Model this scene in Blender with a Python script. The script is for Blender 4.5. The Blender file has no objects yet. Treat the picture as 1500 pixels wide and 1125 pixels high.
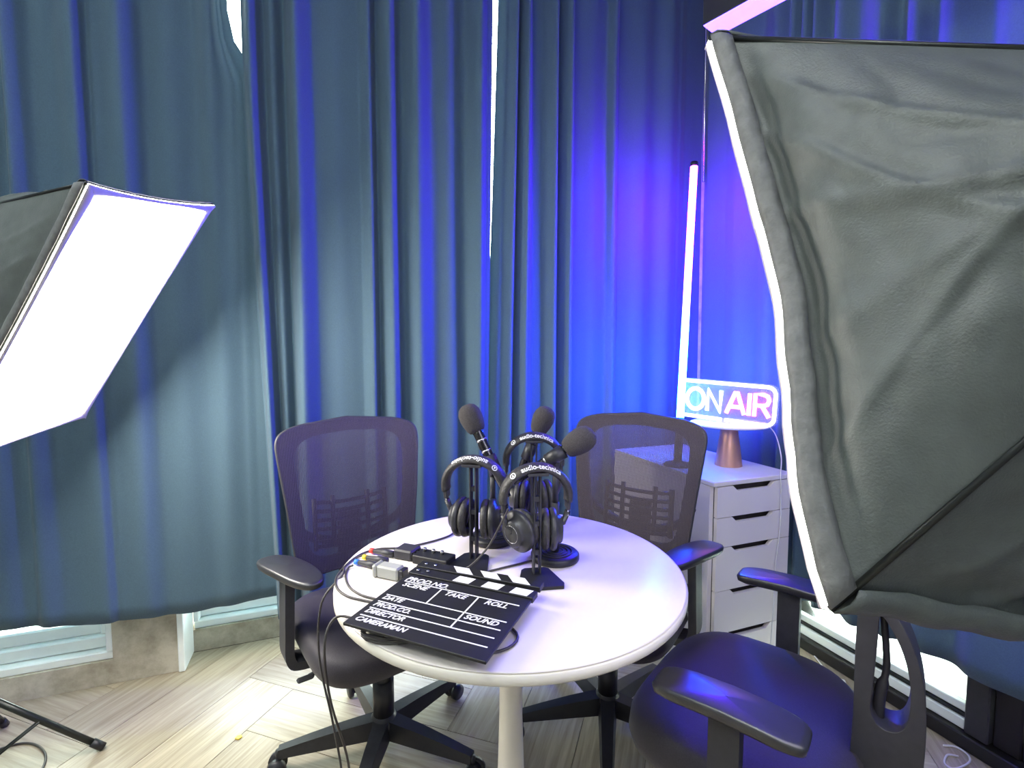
import bpy, bmesh, math, random
from mathutils import Vector, Matrix, noise
random.seed(7)
S = bpy.context.scene
COL = S.collection
PI = math.pi

# ------------------------------------------------------------------ camera
CAM_H, FPX, PITCH = 1.28, 720.0, math.radians(3.75)
cd = bpy.data.cameras.new('camera'); cam = bpy.data.objects.new('camera', cd); COL.objects.link(cam)
cd.sensor_width = 36.0; cd.lens = 36.0 * FPX / 1500.0; cd.clip_start = 0.02
cam.location = (0, 0, CAM_H); cam.rotation_euler = (PI / 2 - PITCH, 0, 0)
S.camera = cam

# ------------------------------------------------------------------ world: bright overcast daylight outside the windows
w = bpy.data.worlds.new('world'); S.world = w; w.use_nodes = True
bg = w.node_tree.nodes['Background']
bg.inputs[0].default_value = (0.93, 1.0, 0.97, 1); bg.inputs[1].default_value = 14.0

S.view_settings.view_transform = 'Standard'; S.view_settings.look = 'None'
S.view_settings.gamma = 1.0; S.view_settings.use_curve_mapping = False
S.view_settings.exposure = 0.6
S.cycles.max_bounces = 8; S.cycles.transparent_max_bounces = 16; S.cycles.sample_clamp_indirect = 6.0

KEY = 18.0        # left softbox
KEY2 = 2.4       # right softbox
PEND = 1.0        # purple pendant
TUBE = 4.4        # rgb tube
CEIL = 14.0        # fill from unseen ceiling panels added behind the camera

# ------------------------------------------------------------------ room frame and projection helper for laying things out
TH = math.radians(20.5)
E1 = Vector((math.cos(TH), math.sin(TH), 0)); E2 = Vector((-math.sin(TH), math.cos(TH), 0))
K = Vector((0.991, 2.767, 0))
C0 = Vector((0, 0, CAM_H))
def W(u, v, z=0.0): return K + E1 * u + E2 * v + Vector((0, 0, z))
def ray(x, y):
    return Vector(((x - 750) / FPX, 0, 0)) + Vector((0, math.sin(PITCH), math.cos(PITCH))) * ((562.5 - y) / FPX) + Vector((0, math.cos(PITCH), -math.sin(PITCH)))
def onz(x, y, z):
    d = ray(x, y); return C0 + d * ((z - CAM_H) / d.z)
def onv_u(x, y, v):
    d = ray(x, y); t = ((K - C0).dot(E2) + v) / d.dot(E2); return (C0 + d * t - K).dot(E1)
def onu_v(x, y, u):
    d = ray(x, y); t = ((K - C0).dot(E1) + u) / d.dot(E1); return (C0 + d * t - K).dot(E2)

# ------------------------------------------------------------------ materials
def nodes(name):
    m = bpy.data.materials.new(name); m.use_nodes = True
    nt = m.node_tree; return m, nt, nt.nodes['Principled BSDF']
def coords(nt, scale=(1, 1, 1), kind='Object'):
    tc = nt.nodes.new('ShaderNodeTexCoord'); mp = nt.nodes.new('ShaderNodeMapping')
    mp.inputs['Scale'].default_value = scale; nt.links.new(tc.outputs[kind], mp.inputs[0]); return mp
def mat(name, col, rough=0.5, metal=0.0, var=0.12, nscale=30.0, bump=0.0, bscale=200.0, spec=0.5, sheen=0.0, stretch=(1, 1, 1), sheen_tint=None):
    m, nt, b = nodes(name)
    mp = coords(nt, stretch)
    n = nt.nodes.new('ShaderNodeTexNoise'); n.inputs['Scale'].default_value = nscale; n.inputs['Detail'].default_value = 5
    nt.links.new(mp.outputs[0], n.inputs['Vector'])
    r = nt.nodes.new('ShaderNodeValToRGB')
    r.color_ramp.elements[0].position = .3; r.color_ramp.elements[1].position = .7
    r.color_ramp.elements[0].color = tuple(c * (1 - var) for c in col) + (1,)
    r.color_ramp.elements[1].color = tuple(min(1, c * (1 + var)) for c in col) + (1,)
    nt.links.new(n.outputs[0], r.inputs[0]); nt.links.new(r.outputs[0], b.inputs['Base Color'])
    b.inputs['Roughness'].default_value = rough; b.inputs['Metallic'].default_value = metal
    b.inputs['Specular IOR Level'].default_value = spec
    if sheen:
        b.inputs['Sheen Weight'].default_value = sheen; b.inputs['Sheen Roughness'].default_value = .45
        if sheen_tint: b.inputs['Sheen Tint'].default_value = sheen_tint + (1,)
    if bump:
        n2 = nt.nodes.new('ShaderNodeTexNoise'); n2.inputs['Scale'].default_value = bscale; n2.inputs['Detail'].default_value = 3
        nt.links.new(mp.outputs[0], n2.inputs['Vector'])
        bp = nt.nodes.new('ShaderNodeBump'); bp.inputs['Strength'].default_value = bump; bp.inputs['Distance'].default_value = .004
        nt.links.new(n2.outputs[0], bp.inputs['Height']); nt.links.new(bp.outputs[0], b.inputs['Normal'])
    return m
def emit(name, col, strength, base=(.8, .8, .8)):
    m, nt, b = nodes(name)
    b.inputs['Base Color'].default_value = base + (1,)
    b.inputs['Emission Color'].default_value = col + (1,); b.inputs['Emission Strength'].default_value = strength
    return m
def wood(name, tones, seed):
    m, nt, b = nodes(name)
    mp = coords(nt, (1.2, 22, 1))
    oi = nt.nodes.new('ShaderNodeObjectInfo')
    add = nt.nodes.new('ShaderNodeVectorMath'); add.operation = 'ADD'
    mul = nt.nodes.new('ShaderNodeVectorMath'); mul.operation = 'SCALE'; mul.inputs['Scale'].default_value = 40
    cx = nt.nodes.new('ShaderNodeCombineXYZ'); nt.links.new(oi.outputs['Random'], cx.inputs[0]); nt.links.new(oi.outputs['Random'], cx.inputs[1])
    nt.links.new(cx.outputs[0], mul.inputs[0]); nt.links.new(mp.outputs[0], add.inputs[0]); nt.links.new(mul.outputs[0], add.inputs[1])
    n = nt.nodes.new('ShaderNodeTexNoise'); n.inputs['Scale'].default_value = 3.0; n.inputs['Detail'].default_value = 8; n.inputs['Roughness'].default_value = .62
    n.inputs['Distortion'].default_value = .6
    nt.links.new(add.outputs[0], n.inputs['Vector'])
    r = nt.nodes.new('ShaderNodeValToRGB'); r.color_ramp.elements[0].position = .28; r.color_ramp.elements[1].position = .72
    r.color_ramp.elements[0].color = tones[0] + (1,); r.color_ramp.elements[1].color = tones[1] + (1,)
    nt.links.new(n.outputs[0], r.inputs[0])
    hs = nt.nodes.new('ShaderNodeHueSaturation')
    mr = nt.nodes.new('ShaderNodeMapRange'); mr.inputs['To Min'].default_value = .80; mr.inputs['To Max'].default_value = 1.12
    nt.links.new(oi.outputs['Random'], mr.inputs[0]); nt.links.new(mr.outputs[0], hs.inputs['Value'])
    nt.links.new(r.outputs[0], hs.inputs['Color']); nt.links.new(hs.outputs[0], b.inputs['Base Color'])
    b.inputs['Roughness'].default_value = .42; b.inputs['Specular IOR Level'].default_value = .4
    bp = nt.nodes.new('ShaderNodeBump'); bp.inputs['Strength'].default_value = .15; bp.inputs['Distance'].default_value = .002
    nt.links.new(n.outputs[0], bp.inputs['Height']); nt.links.new(bp.outputs[0], b.inputs['Normal'])
    return m
def concrete(name, a, c):
    m, nt, b = nodes(name)
    mp = coords(nt)
    n = nt.nodes.new('ShaderNodeTexNoise'); n.inputs['Scale'].default_value = 9; n.inputs['Detail'].default_value = 9; n.inputs['Roughness'].default_value = .68
    nt.links.new(mp.outputs[0], n.inputs['Vector'])
    r = nt.nodes.new('ShaderNodeValToRGB'); r.color_ramp.elements[0].position = .32; r.color_ramp.elements[1].position = .62
    r.color_ramp.elements[0].color = a + (1,); r.color_ramp.elements[1].color = c + (1,)
    nt.links.new(n.outputs[0], r.inputs[0]); nt.links.new(r.outputs[0], b.inputs['Base Color'])
    b.inputs['Roughness'].default_value = .85
    bp = nt.nodes.new('ShaderNodeBump'); bp.inputs['Strength'].default_value = .4; bp.inputs['Distance'].default_value = .004
    nt.links.new(n.outputs[0], bp.inputs['Height']); nt.links.new(bp.outputs[0], b.inputs['Normal'])
    return m
def mesh_cloth(name, col, opaque, px_=.0052, pz=.0045, edge=None):
    m, nt, b = nodes(name)
    b.inputs['Base Color'].default_value = col + (1,); b.inputs['Roughness'].default_value = .8
    b.inputs['Sheen Weight'].default_value = .25
    tc = nt.nodes.new('ShaderNodeTexCoord'); sp = nt.nodes.new('ShaderNodeSeparateXYZ'); nt.links.new(tc.outputs['Object'], sp.inputs[0])
    def sine(out, per, amp):
        a = nt.nodes.new('ShaderNodeMath'); a.operation = 'MULTIPLY'; a.inputs[1].default_value = 2 * PI / per; nt.links.new(out, a.inputs[0])
        s = nt.nodes.new('ShaderNodeMath'); s.operation = 'SINE'; nt.links.new(a.outputs[0], s.inputs[0])
        k = nt.nodes.new('ShaderNodeMath'); k.operation = 'MULTIPLY'; k.inputs[1].default_value = amp; nt.links.new(s.outputs[0], k.inputs[0]); return k.outputs[0]
    a = nt.nodes.new('ShaderNodeMath'); a.operation = 'ADD'; nt.links.new(sine(sp.outputs[0], px_, .20), a.inputs[0]); nt.links.new(sine(sp.outputs[2], pz, .14), a.inputs[1])
    c = nt.nodes.new('ShaderNodeMath'); c.operation = 'ADD'; c.inputs[1].default_value = opaque; c.use_clamp = True; nt.links.new(a.outputs[0], c.inputs[0])
    tr = nt.nodes.new('ShaderNodeBsdfTransparent'); mx = nt.nodes.new('ShaderNodeMixShader')
    nt.links.new(c.outputs[0], mx.inputs[0]); nt.links.new(tr.outputs[0], mx.inputs[1]); nt.links.new(b.outputs[0], mx.inputs[2])
    nt.links.new(mx.outputs[0], nt.nodes['Material Output'].inputs[0])
    return m
def glass(name, tint=(.95, 1, .98)):
    m, nt, b = nodes(name)
    tr = nt.nodes.new('ShaderNodeBsdfTransparent'); tr.inputs[0].default_value = tint + (1,)
    gl = nt.nodes.new('ShaderNodeBsdfGlossy'); gl.inputs['Roughness'].default_value = .03
    fr = nt.nodes.new('ShaderNodeFresnel'); fr.inputs[0].default_value = 1.45
    mx = nt.nodes.new('ShaderNodeMixShader')
    nt.links.new(fr.outputs[0], mx.inputs[0]); nt.links.new(tr.outputs[0], mx.inputs[1]); nt.links.new(gl.outputs[0], mx.inputs[2])
    nt.links.new(mx.outputs[0], nt.nodes['Material Output'].inputs[0]); return m
def ramp_emit(name, stops, z0, z1, strength):
    m, nt, b = nodes(name)
    tc = nt.nodes.new('ShaderNodeTexCoord'); sp = nt.nodes.new('ShaderNodeSeparateXYZ'); nt.links.new(tc.outputs['Object'], sp.inputs[0])
    mr = nt.nodes.new('ShaderNodeMapRange'); mr.inputs['From Min'].default_value = z0; mr.inputs['From Max'].default_value = z1
    nt.links.new(sp.outputs[2], mr.inputs[0])
    r = nt.nodes.new('ShaderNodeValToRGB'); nt.links.new(mr.outputs[0], r.inputs[0])
    cr = r.color_ramp
    cr.elements[0].position = stops[0][0]; cr.elements[0].color = stops[0][1] + (1,)
    cr.elements[1].position = stops[-1][0]; cr.elements[1].color = stops[-1][1] + (1,)
    for p, c in stops[1:-1]:
        e = cr.elements.new(p); e.color = c + (1,)
    nt.links.new(r.outputs[0], b.inputs['Emission Color']); b.inputs['Emission Strength'].default_value = strength
    return m

M = dict(
    curtain=mat('curtain_cloth', (.066, .122, .168), .85, var=.1, nscale=260, bump=.25, bscale=700, sheen=.12),
    white_wall=mat('grey_paint', (.30, .30, .29), .8, var=.03, nscale=6),
    ceiling=mat('ceiling_paint', (.8, .8, .78), .85, var=.03, nscale=5),
    concrete=concrete('bare_concrete', (.30, .26, .19), (.56, .52, .42)),
    subfloor=mat('subfloor', (.10, .085, .06), .9),
    planks=wood('oak_planks', ((.28, .23, .155), (.52, .455, .335)), 1),
    alu=mat('white_aluminium', (.90, .95, .92), .35, var=.04, nscale=12),
    black_frame=mat('black_window_frame', (.012, .011, .012), .45, var=.2),
    glass=glass('window_glass'),
    dark_glass=glass('dark_glass', (.12, .10, .09)),
    deck=concrete('pale_terrace', (.55, .6, .58), (.8, .86, .84)),
    post_beige=concrete('beige_column', (.30, .25, .18), (.42, .36, .27)),
    table=mat('white_laminate', (.80, .74, .68), .28, var=.015, nscale=8),
    table_edge=mat('table_edge', (.80, .76, .66), .4, var=.02, nscale=20),
    plastic=mat('black_plastic', (.018, .019, .022), .42, var=.15, nscale=60, bump=.08, bscale=900),
    plastic_soft=mat('grey_black_plastic', (.035, .035, .04), .5, var=.12, nscale=60, bump=.1, bscale=800),
    armpad=mat('arm_pad_rubber', (.022, .022, .025), .36, var=.1, nscale=80, spec=.9),
    seat=mat('black_seat_fabric', (.022, .018, .026), .62, var=.3, nscale=350, bump=.2, bscale=900, sheen=.1, spec=.6),
    mesh=mesh_cloth('mesh_back', (.058, .046, .060), .82),
    softfabric=mat('black_softbox_nylon', (.098, .112, .104), .5, var=.10, nscale=40, bump=.22, bscale=420, spec=.5),
    softtrim=mat('softbox_trim_webbing', (.16, .165, .16), .6, var=.2, nscale=60, bump=.4, bscale=120),
    silver=mat('silver_lining', (.62, .62, .6), .35, metal=.6, var=.05),
    lip=mat('diffuser_lip_cloth', (.55, .50, .52), .8, var=.06, nscale=20),
    diff1=emit('diffuser_glow', (1, .94, .83), KEY), diff2=emit('diffuser_glow_cool', (1, .97, .90), KEY2),
    metal=mat('black_metal', (.02, .024, .022), .35, metal=.3, var=.1),
    steel=mat('brushed_steel', (.55, .55, .56), .25, metal=1.0, var=.08, nscale=90),
    white_gloss=mat('white_lacquer', (.86, .82, .76), .45, var=.015, nscale=5),
    drawer_shade=mat('drawer_recess_shade', (.10, .09, .085), .8),
    copper=mat('copper_lacquer', (.60, .33, .22), .38, metal=.55, var=.06, nscale=12, stretch=(1, 1, .1)),
    acrylic=glass('clear_acrylic', (.80, .80, .86)),
    milky=None, disc=mat('white_plate', (.8, .8, .82), .35, var=.02),
    neon_white=emit('neon_white', (.60, .72, 1.0), 4.5), neon_pink=emit('neon_pink', (1.0, .10, .42), 5.5),
    neon_frame=emit('neon_frame', (.80, .82, 1.0), 3),
    foam=mat('mic_foam', (.055, .050, .050), .95, var=.35, nscale=420, bump=.7, bscale=600),
    mic=mat('mic_lacquer', (.012, .012, .014), .16, var=.1, spec=.7),
    hp_plastic=mat('headphone_plastic', (.040, .040, .042), .36, var=.1, nscale=80),
    hp_pad=mat('headphone_leatherette', (.038, .036, .034), .5, var=.25, nscale=120, bump=.5, bscale=160),
    print_white=mat('white_print', (.85, .85, .83), .6, var=.03),
    clap=mat('clapper_black', (.012, .012, .013), .5, var=.2, nscale=50),
    cable=mat('black_cable', (.05, .045, .042), .45, var=.1),
    white_cable=mat('white_cable', (.78, .77, .74), .45, var=.03),
    red=mat('red_sleeve', (.65, .05, .03), .5, var=.05), yellow=mat('yellow_sleeve', (.75, .55, .03), .5, var=.05), blue=mat('blue_sleeve', (.04, .2, .7), .5, var=.05),
    grey_plug=mat('grey_plug_plastic', (.36, .37, .34), .5, var=.06),
    lamp_body=mat('lamp_black', (.012, .012, .014), .5),
    # lilac to the eye, strongly violet in what it throws
    pend=emit('violet_led', (.058, .026, 1.0), 8.0 * PEND),
    ceil=emit('ceiling_fill_glow', (.95, 1, .95), CEIL),
    tube=ramp_emit('rgb_led_tube', [(0, (.006, .12, 1.0)), (.20, (.006, .07, 1.0)), (.42, (.006, .006, 1.0)), (.72, (.05, .005, 1.0)), (1, (.30, .006, 1.0))], -.55, .55, 70 * TUBE),
)

def milky(name):
    m, nt, b = nodes(name)
    b.inputs['Base Color'].default_value = (.5, .5, .55, 1); b.inputs['Roughness'].default_value = .7; b.inputs['Specular IOR Level'].default_value = .05
    tr = nt.nodes.new('ShaderNodeBsdfTransparent'); mx = nt.nodes.new('ShaderNodeMixShader'); mx.inputs[0].default_value = .11
    nt.links.new(tr.outputs[0], mx.inputs[1]); nt.links.new(b.outputs[0], mx.inputs[2]); nt.links.new(mx.outputs[0], nt.nodes['Material Output'].inputs[0]); return m
M['milky'] = milky('milky_acrylic')

# ------------------------------------------------------------------ mesh helpers
class MB:
    def __init__(s): s.v = []; s.f = []; s.sm = []
    def add(s, vs, fs, smooth=False):
        o = len(s.v); s.v += [Vector(p) for p in vs]; s.f += [[o + i for i in f] for f in fs]; s.sm += [smooth] * len(fs); return s
    def bm(s, bm, smooth=False, mtx=None):
        bm.verts.index_update()
        vs = [(mtx @ v.co if mtx else v.co.copy()) for v in bm.verts]; fs = [[v.index for v in f.verts] for f in bm.faces]
        bm.free(); return s.add(vs, fs, smooth)
    def box(s, c, d, bev=0.0, rot=None, seg=1):
        bm = bmesh.new(); bmesh.ops.create_cube(bm, size=1)
        for v in bm.verts: v.co = Vector((v.co.x * d[0], v.co.y * d[1], v.co.z * d[2]))
        if bev: bmesh.ops.bevel(bm, geom=list(bm.edges), offset=bev, segments=seg, affect='EDGES', profile=.5)
        m = Matrix.Translation(c) @ (rot.to_4x4() if rot else Matrix.Identity(4))
        return s.bm(bm, False, m)
    def tube(s, pts, r, n=8, caps=True, smooth=True, flat=None, updir=None):
        pts = [Vector(p) for p in pts]; N = len(pts)
        rs = r if isinstance(r, (list, tuple)) else [r] * N
        vs = []; prev = None
        for i, p in enumerate(pts):
            t = (pts[min(i + 1, N - 1)] - pts[max(i - 1, 0)]).normalized()
            if prev is None:
                a = Vector(updir) if updir else (Vector((0, 0, 1)) if abs(t.z) < .9 else Vector((1, 0, 0)))
            else: a = prev
            x = (a - t * a.dot(t)).normalized(); y = t.cross(x); prev = x
            fx, fy = flat if flat else (1, 1)
            for k in range(n):
                g = 2 * PI * k / n + (PI / n if n == 4 else 0)
                vs.append(p + (x * math.cos(g) * fx + y * math.sin(g) * fy) * rs[i])
        fs = [[i * n + k, i * n + (k + 1) % n, (i + 1) * n + (k + 1) % n, (i + 1) * n + k] for i in range(N - 1) for k in range(n)]
        if caps: fs += [list(range(n))[::-1], [(N - 1) * n + k for k in range(n)]]
        return s.add(vs, fs, smooth)
    def cyl(s, a, b, r0, r1=None, n=16, smooth=True):
        return s.tube([a, b], [r0, r0 if r1 is None else r1], n, smooth=smooth)
    def lathe(s, prof, n=32, mtx=None, smooth=True):
        vs = []; fs = []
        for r, z in prof:
            for k in range(n):
                g = 2 * PI * k / n; vs.append(Vector((r * math.cos(g), r * math.sin(g), z)))
        for i in range(len(prof) - 1):
            for k in range(n): fs.append([i * n + k, i * n + (k + 1) % n, (i + 1) * n + (k + 1) % n, (i + 1) * n + k])
        fs.append(list(range(n))[::-1]); fs.append([(len(prof) - 1) * n + k for k in range(n)])
        if mtx: vs = [mtx @ v for v in vs]
        return s.add(vs, fs, smooth)
    def ball(s, c, r, sc=(1, 1, 1), mtx=None, u=20, v=12):
        bm = bmesh.new(); bmesh.ops.create_uvsphere(bm, u_segments=u, v_segments=v, radius=r)
        for q in bm.verts: q.co = Vector((q.co.x * sc[0], q.co.y * sc[1], q.co.z * sc[2]))
        m = Matrix.Translation(c) @ (mtx.to_4x4() if mtx else Matrix.Identity(4)); return s.bm(bm, True, m)
    def prism(s, poly, z0, z1, fn=None, smooth=False):
        n = len(poly)
        vs = [Vector((x, y, z0)) for x, y in poly] + [Vector((x, y, z1)) for x, y in poly]
        if fn: vs = [fn(v) for v in vs]
        fs = [list(range(n))[::-1], [n + i for i in range(n)]] + [[i, (i + 1) % n, n + (i + 1) % n, n + i] for i in range(n)]
        return s.add(vs, fs, smooth)
    def grid(s, fn, nu, nv, smooth=True):
        vs = [fn(i / nu, j / nv) for j in range(nv + 1) for i in range(nu + 1)]
        fs = [[j * (nu + 1) + i, j * (nu + 1) + i + 1, (j + 1) * (nu + 1) + i + 1, (j + 1) * (nu + 1) + i] for j in range(nv) for i in range(nu)]
        return s.add(vs, fs, smooth)
    def build(s, name, m, parent=None, solid=0.0, bevel=0.0, auto=False):
        me = bpy.data.meshes.new(name); me.from_pydata([tuple(v) for v in s.v], [], s.f); me.update()
        me.polygons.foreach_set('use_smooth', s.sm)
        if auto:
            for e in me.edges: pass
            me.polygons.foreach_set('use_smooth', [True] * len(me.polygons))
            try: me.set_sharp_from_angle(angle=math.radians(40))
            except Exception: pass
        bm = bmesh.new(); bm.from_mesh(me); bmesh.ops.recalc_face_normals(bm, faces=list(bm.faces)); bm.to_mesh(me); bm.free()
        me.materials.append(m)
        o = bpy.data.objects.new(name, me); COL.objects.link(o)
        if parent: o.parent = parent
        if solid:
            md = o.modifiers.new('thickness', 'SOLIDIFY'); md.thickness = solid; md.offset = 0
        return o
def thing(name, label, cat, loc=(0, 0, 0), rz=0.0, group=None, rot=None):
    o = bpy.data.objects.new(name, None); COL.objects.link(o); o.empty_display_size = .05
    o.location = loc; o.rotation_euler = rot if rot else (0, 0, rz)
    return tag(o, label, cat, group)
def tag(o, label, cat, group=None):
    o['label'] = label; o['category'] = cat
    if group: o['group'] = group
    return o
def structure(o): o['kind'] = 'structure'; return o
def spline(pts, per=8):
    pts = [Vector(p) for p in pts]; out = []
    for i in range(len(pts) - 1):
        p0 = pts[max(i - 1, 0)]; p1 = pts[i]; p2 = pts[i + 1]; p3 = pts[min(i + 2, len(pts) - 1)]
        for k in range(per):
            t = k / per
            out.append(.5 * ((2 * p1) + (p2 - p0) * t + (2 * p0 - 5 * p1 + 4 * p2 - p3) * t * t + (3 * p1 - p0 - 3 * p2 + p3) * t ** 3))
    return out + [pts[-1]]
def spline_closed(pts, per=4):
    n = len(pts); P_ = [Vector((p[0], p[1], 0)) for p in pts]; out = []
    for i in range(n):
        p0, p1, p2, p3 = P_[i - 1], P_[i], P_[(i + 1) % n], P_[(i + 2) % n]
        for k in range(per):
            t = k / per
            q = .5 * ((2 * p1) + (p2 - p0) * t + (2 * p0 - 5 * p1 + 4 * p2 - p3) * t * t + (3 * p1 - p0 - 3 * p2 + p3) * t ** 3); out.append((q.x, q.y))
    return out
def sup(a, b, n, k, N):
    g = 2 * PI * k / N; c, s_ = math.cos(g), math.sin(g)
    return (a * math.copysign(abs(c) ** (2 / n), c), b * math.copysign(abs(s_) ** (2 / n), s_))
def lerp(a, b, t): return a + (b - a) * t
def text_data(body, size, shear=0.0, offset=0.0, extrude=0.0, align='LEFT', spacing=1.0):
    c = bpy.data.curves.new('lettering', 'FONT'); c.body = body; c.size = size; c.shear = shear; c.offset = offset; c.extrude = extrude
    c.align_x = align; c.space_character = spacing; c.resolution_u = 3
    o = bpy.data.objects.new('lettering', c); COL.objects.link(o)
    me = bpy.data.meshes.new_from_object(o.evaluated_get(bpy.context.evaluated_depsgraph_get()))
    vs = [v.co.copy() for v in me.vertices]; fs = [list(p.vertices) for p in me.polygons]
    bpy.data.objects.remove(o); bpy.data.curves.remove(c); bpy.data.meshes.remove(me)
    return vs, fs
def wbox(mb, u0, u1, v0, v1, z0, z1, bev=0.0):
    mb.box(((u0 + u1) / 2, (v0 + v1) / 2, (z0 + z1) / 2), (u1 - u0, v1 - v0, z1 - z0), bev); return mb
def room(o):   # objects drawn in room coordinates (along-wall u, outward v)
    o.location = K; o.rotation_euler = (0, 0, TH); return o

# ================================================================== THE ROOM
U0, V0, CH = -4.3, -4.6, 3.4
fl = structure(room(wbox(MB(), U0 - .1, .2, V0 - .1, .2, -.12, -.014).build('floor', M['subfloor'])))
# herringbone planks, one object each
PW, PN = .215, 4
PL = PW * PN
def clip(poly, u0, u1, v0, v1):
    for ax, lim, sg in ((0, u0, 1), (0, u1, -1), (1, v0, 1), (1, v1, -1)):
        out = []
        for i in range(len(poly)):
            a, b = poly[i], poly[(i + 1) % len(poly)]
            ia, ib = sg * (a[ax] - lim) >= 0, sg * (b[ax] - lim) >= 0
            if ia: out.append(a)
            if ia != ib:
                t = (lim - a[ax]) / (b[ax] - a[ax]); out.append((lerp(a[0], b[0], t), lerp(a[1], b[1], t)))
        poly = out
        if len(poly) < 3: return []
    return poly
HA = math.radians(71.5) - TH          # plank direction in room coordinates
HC, HS = math.cos(HA), math.sin(HA)
ox, oy = -1.35, -1.12                 # a pattern corner in room coordinates
for a in range(-30, 31):
    for b in range(-6, 7):
        for kind in (0, 1):
            x0, y0 = (a + 2 * PN * b) * PW, a * PW
            if kind == 0: rect = (x0, y0, PL, PW)
            else: rect = (x0 + PL, y0 - PL + PW, PW, PL)
            g = .0011
            q = [(rect[0] + g, rect[1] + g), (rect[0] + rect[2] - g, rect[1] + g), (rect[0] + rect[2] - g, rect[1] + rect[3] - g), (rect[0] + g, rect[1] + rect[3] - g)]
            q = [(ox + HC * x - HS * y, oy + HS * x + HC * y) for x, y in q]
            q = clip(q, U0, .03, V0, .12)
            if not q: continue
            cx = sum(p[0] for p in q) / len(q); cy = sum(p[1] for p in q) / len(q)
            ang = HA + (PI / 2 if kind else 0)
            ca, sa = math.cos(-ang), math.sin(-ang)
            loc = [((x - cx) * ca - (y - cy) * sa, (x - cx) * sa + (y - cy) * ca) for x, y in q]
            area = .5 * abs(sum(loc[i][0] * loc[(i + 1) % len(loc)][1] - loc[(i + 1) % len(loc)][0] * loc[i][1] for i in range(len(loc))))
            if area < .0008: continue
            o = MB().prism(loc, -.013, random.uniform(-.0006, 0)).build('plank', M['planks'], fl)
            o.location = (cx, cy, 0); o.rotation_euler = (0, 0, ang)

# left wall (bare concrete): pier, curb under the first window, curb under the second, set back
wl = MB()
wbox(wl, -2.70, -2.48, 0, .22, 0, 3.3)           # pier between the windows
wbox(wl, U0, -2.70, 0, .22, 0, .095)             # curb below window 1
wbox(wl, U0, .0, 0, .22, 3.15, CH)               # lintel
wl_o = structure(room(wl.build('wall_left', M['concrete'])))
room(wbox(MB(), -2.48, -.55, .125, .24, 0, .095).build('curb', M['concrete'], wl_o))
for ch in list(wl_o.children): ch.location = (0, 0, 0); ch.rotation_euler = (0, 0, 0)
room(wbox(MB(), -.55, .22, .0, .24, 0, CH).build('corner_daylight_block', M['concrete'], wl_o))  # hidden by the curtains, widened to keep daylight out of the corner
wl_o.children[-1].location = (0, 0, 0); wl_o.children[-1].rotation_euler = (0, 0, 0)

def window(name, u0, u1, v, z0, z1, fm, gm, bar=.05, sash=.05, mull=()):
    root = bpy.data.objects.new(name, None); COL.objects.link(root); structure(root); room(root)
    wbox(MB(), u0, u1, v, v + .08, z0, z0 + .032, .004).build('sill_strip', fm, root)
    wbox(MB(), u0, u1, v + .03, v + .10, z0 + .034, z0 + .034 + bar, .006).build('bottom_rail', fm, root)
    wbox(MB(), u0 + bar, u1 - bar, v + .045, v + .085, z0 + .036 + bar, z0 + .036 + bar + sash, .006).build('sash_rail', fm, root)
    wbox(MB(), u0, u0 + bar, v + .03, v + .10, z0 + .036 + bar, z1, .006).build('stile', fm, root)
    wbox(MB(), u1 - bar, u1, v + .03, v + .10, z0 + .036 + bar, z1, .006).build('stile', fm, root)
    wbox(MB(), u1 - .02, u1, v - .012, v + .028, z0 + .036, z1, .003).build('side_trim', fm, root)
    wbox(MB(), u0, u0 + .02, v - .012, v + .028, z0 + .036, z1, .003).build('side_trim', fm, root)
    wbox(MB(), u0, u1, v + .03, v + .10, z1, z1 + bar, .006).build('top_rail', fm, root)
    for mu in mull: wbox(MB(), mu - bar / 2, mu + bar / 2, v + .035, v + .095, z0 + .086 + sash, z1, .006).build('mullion', fm, root)
    wbox(MB(), u0 + bar, u1 - bar, v + .062, v + .068, z0 + .036 + bar + sash, z1).build('pane', gm, root)
    return root
window('window_1', U0, -2.70, .01, .095, 3.10, M['alu'], M['glass'], mull=(-3.6,))
window('window_2', -2.46, -.55, .135, .095, 3.10, M['alu'], M['glass'], mull=(-1.3,))
structure(room(wbox(MB(), -2.485, -2.462, -.012, .13, .0, 3.10, .003).build('trim_1', M['alu'])))

# right wall: unseen concrete added at the corner to block daylight, then a dark framed floor-to-ceiling window
structure(room(wbox(MB(), 0, .22, -.55, 0, 0, CH).build('right_daylight_block', M['concrete'])))
rw = bpy.data.objects.new('window_3', None); COL.objects.link(rw); structure(rw); room(rw)
wbox(MB(), -.012, .12, -4.5, -.552, 0, .05, .004).build('bottom_frame', M['black_frame'], rw)
wbox(MB(), .012, .075, -1.335, -.552, .052, .088, .003).build('sill_rail', M['alu'], rw)
wbox(MB(), .02, .07, -1.335, -.552, .089, .100, .002).build('sill_groove', M['metal'], rw)
wbox(MB(), .03, .085, -1.335, -.552, .101, .128, .003).build('sash_rail', M['alu'], rw)
wbox(MB(), .050, .058, -1.335, -.552, .128, 3.15).build('pane', M['glass'], rw)
wbox(MB(), .0, .11, -1.40, -1.338, .052, 3.15, .004).build('mullion', M['plastic_soft'], rw)
wbox(MB(), .02, .11, -1.47, -1.402, .052, 3.15, .004).build('mullion', M['black_frame'], rw)
wbox(MB(), .02, .08, -4.5, -1.472, .052, .11, .004).build('sash_rail', M['black_frame'], rw)
wbox(MB(), .045, .055, -4.5, -1.472, .11, 3.15).build('pane', M['dark_glass'], rw)
wbox(MB(), 0, .11, -4.5, -.552, 3.15, CH, .004).build('top_frame', M['black_frame'], rw)
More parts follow.
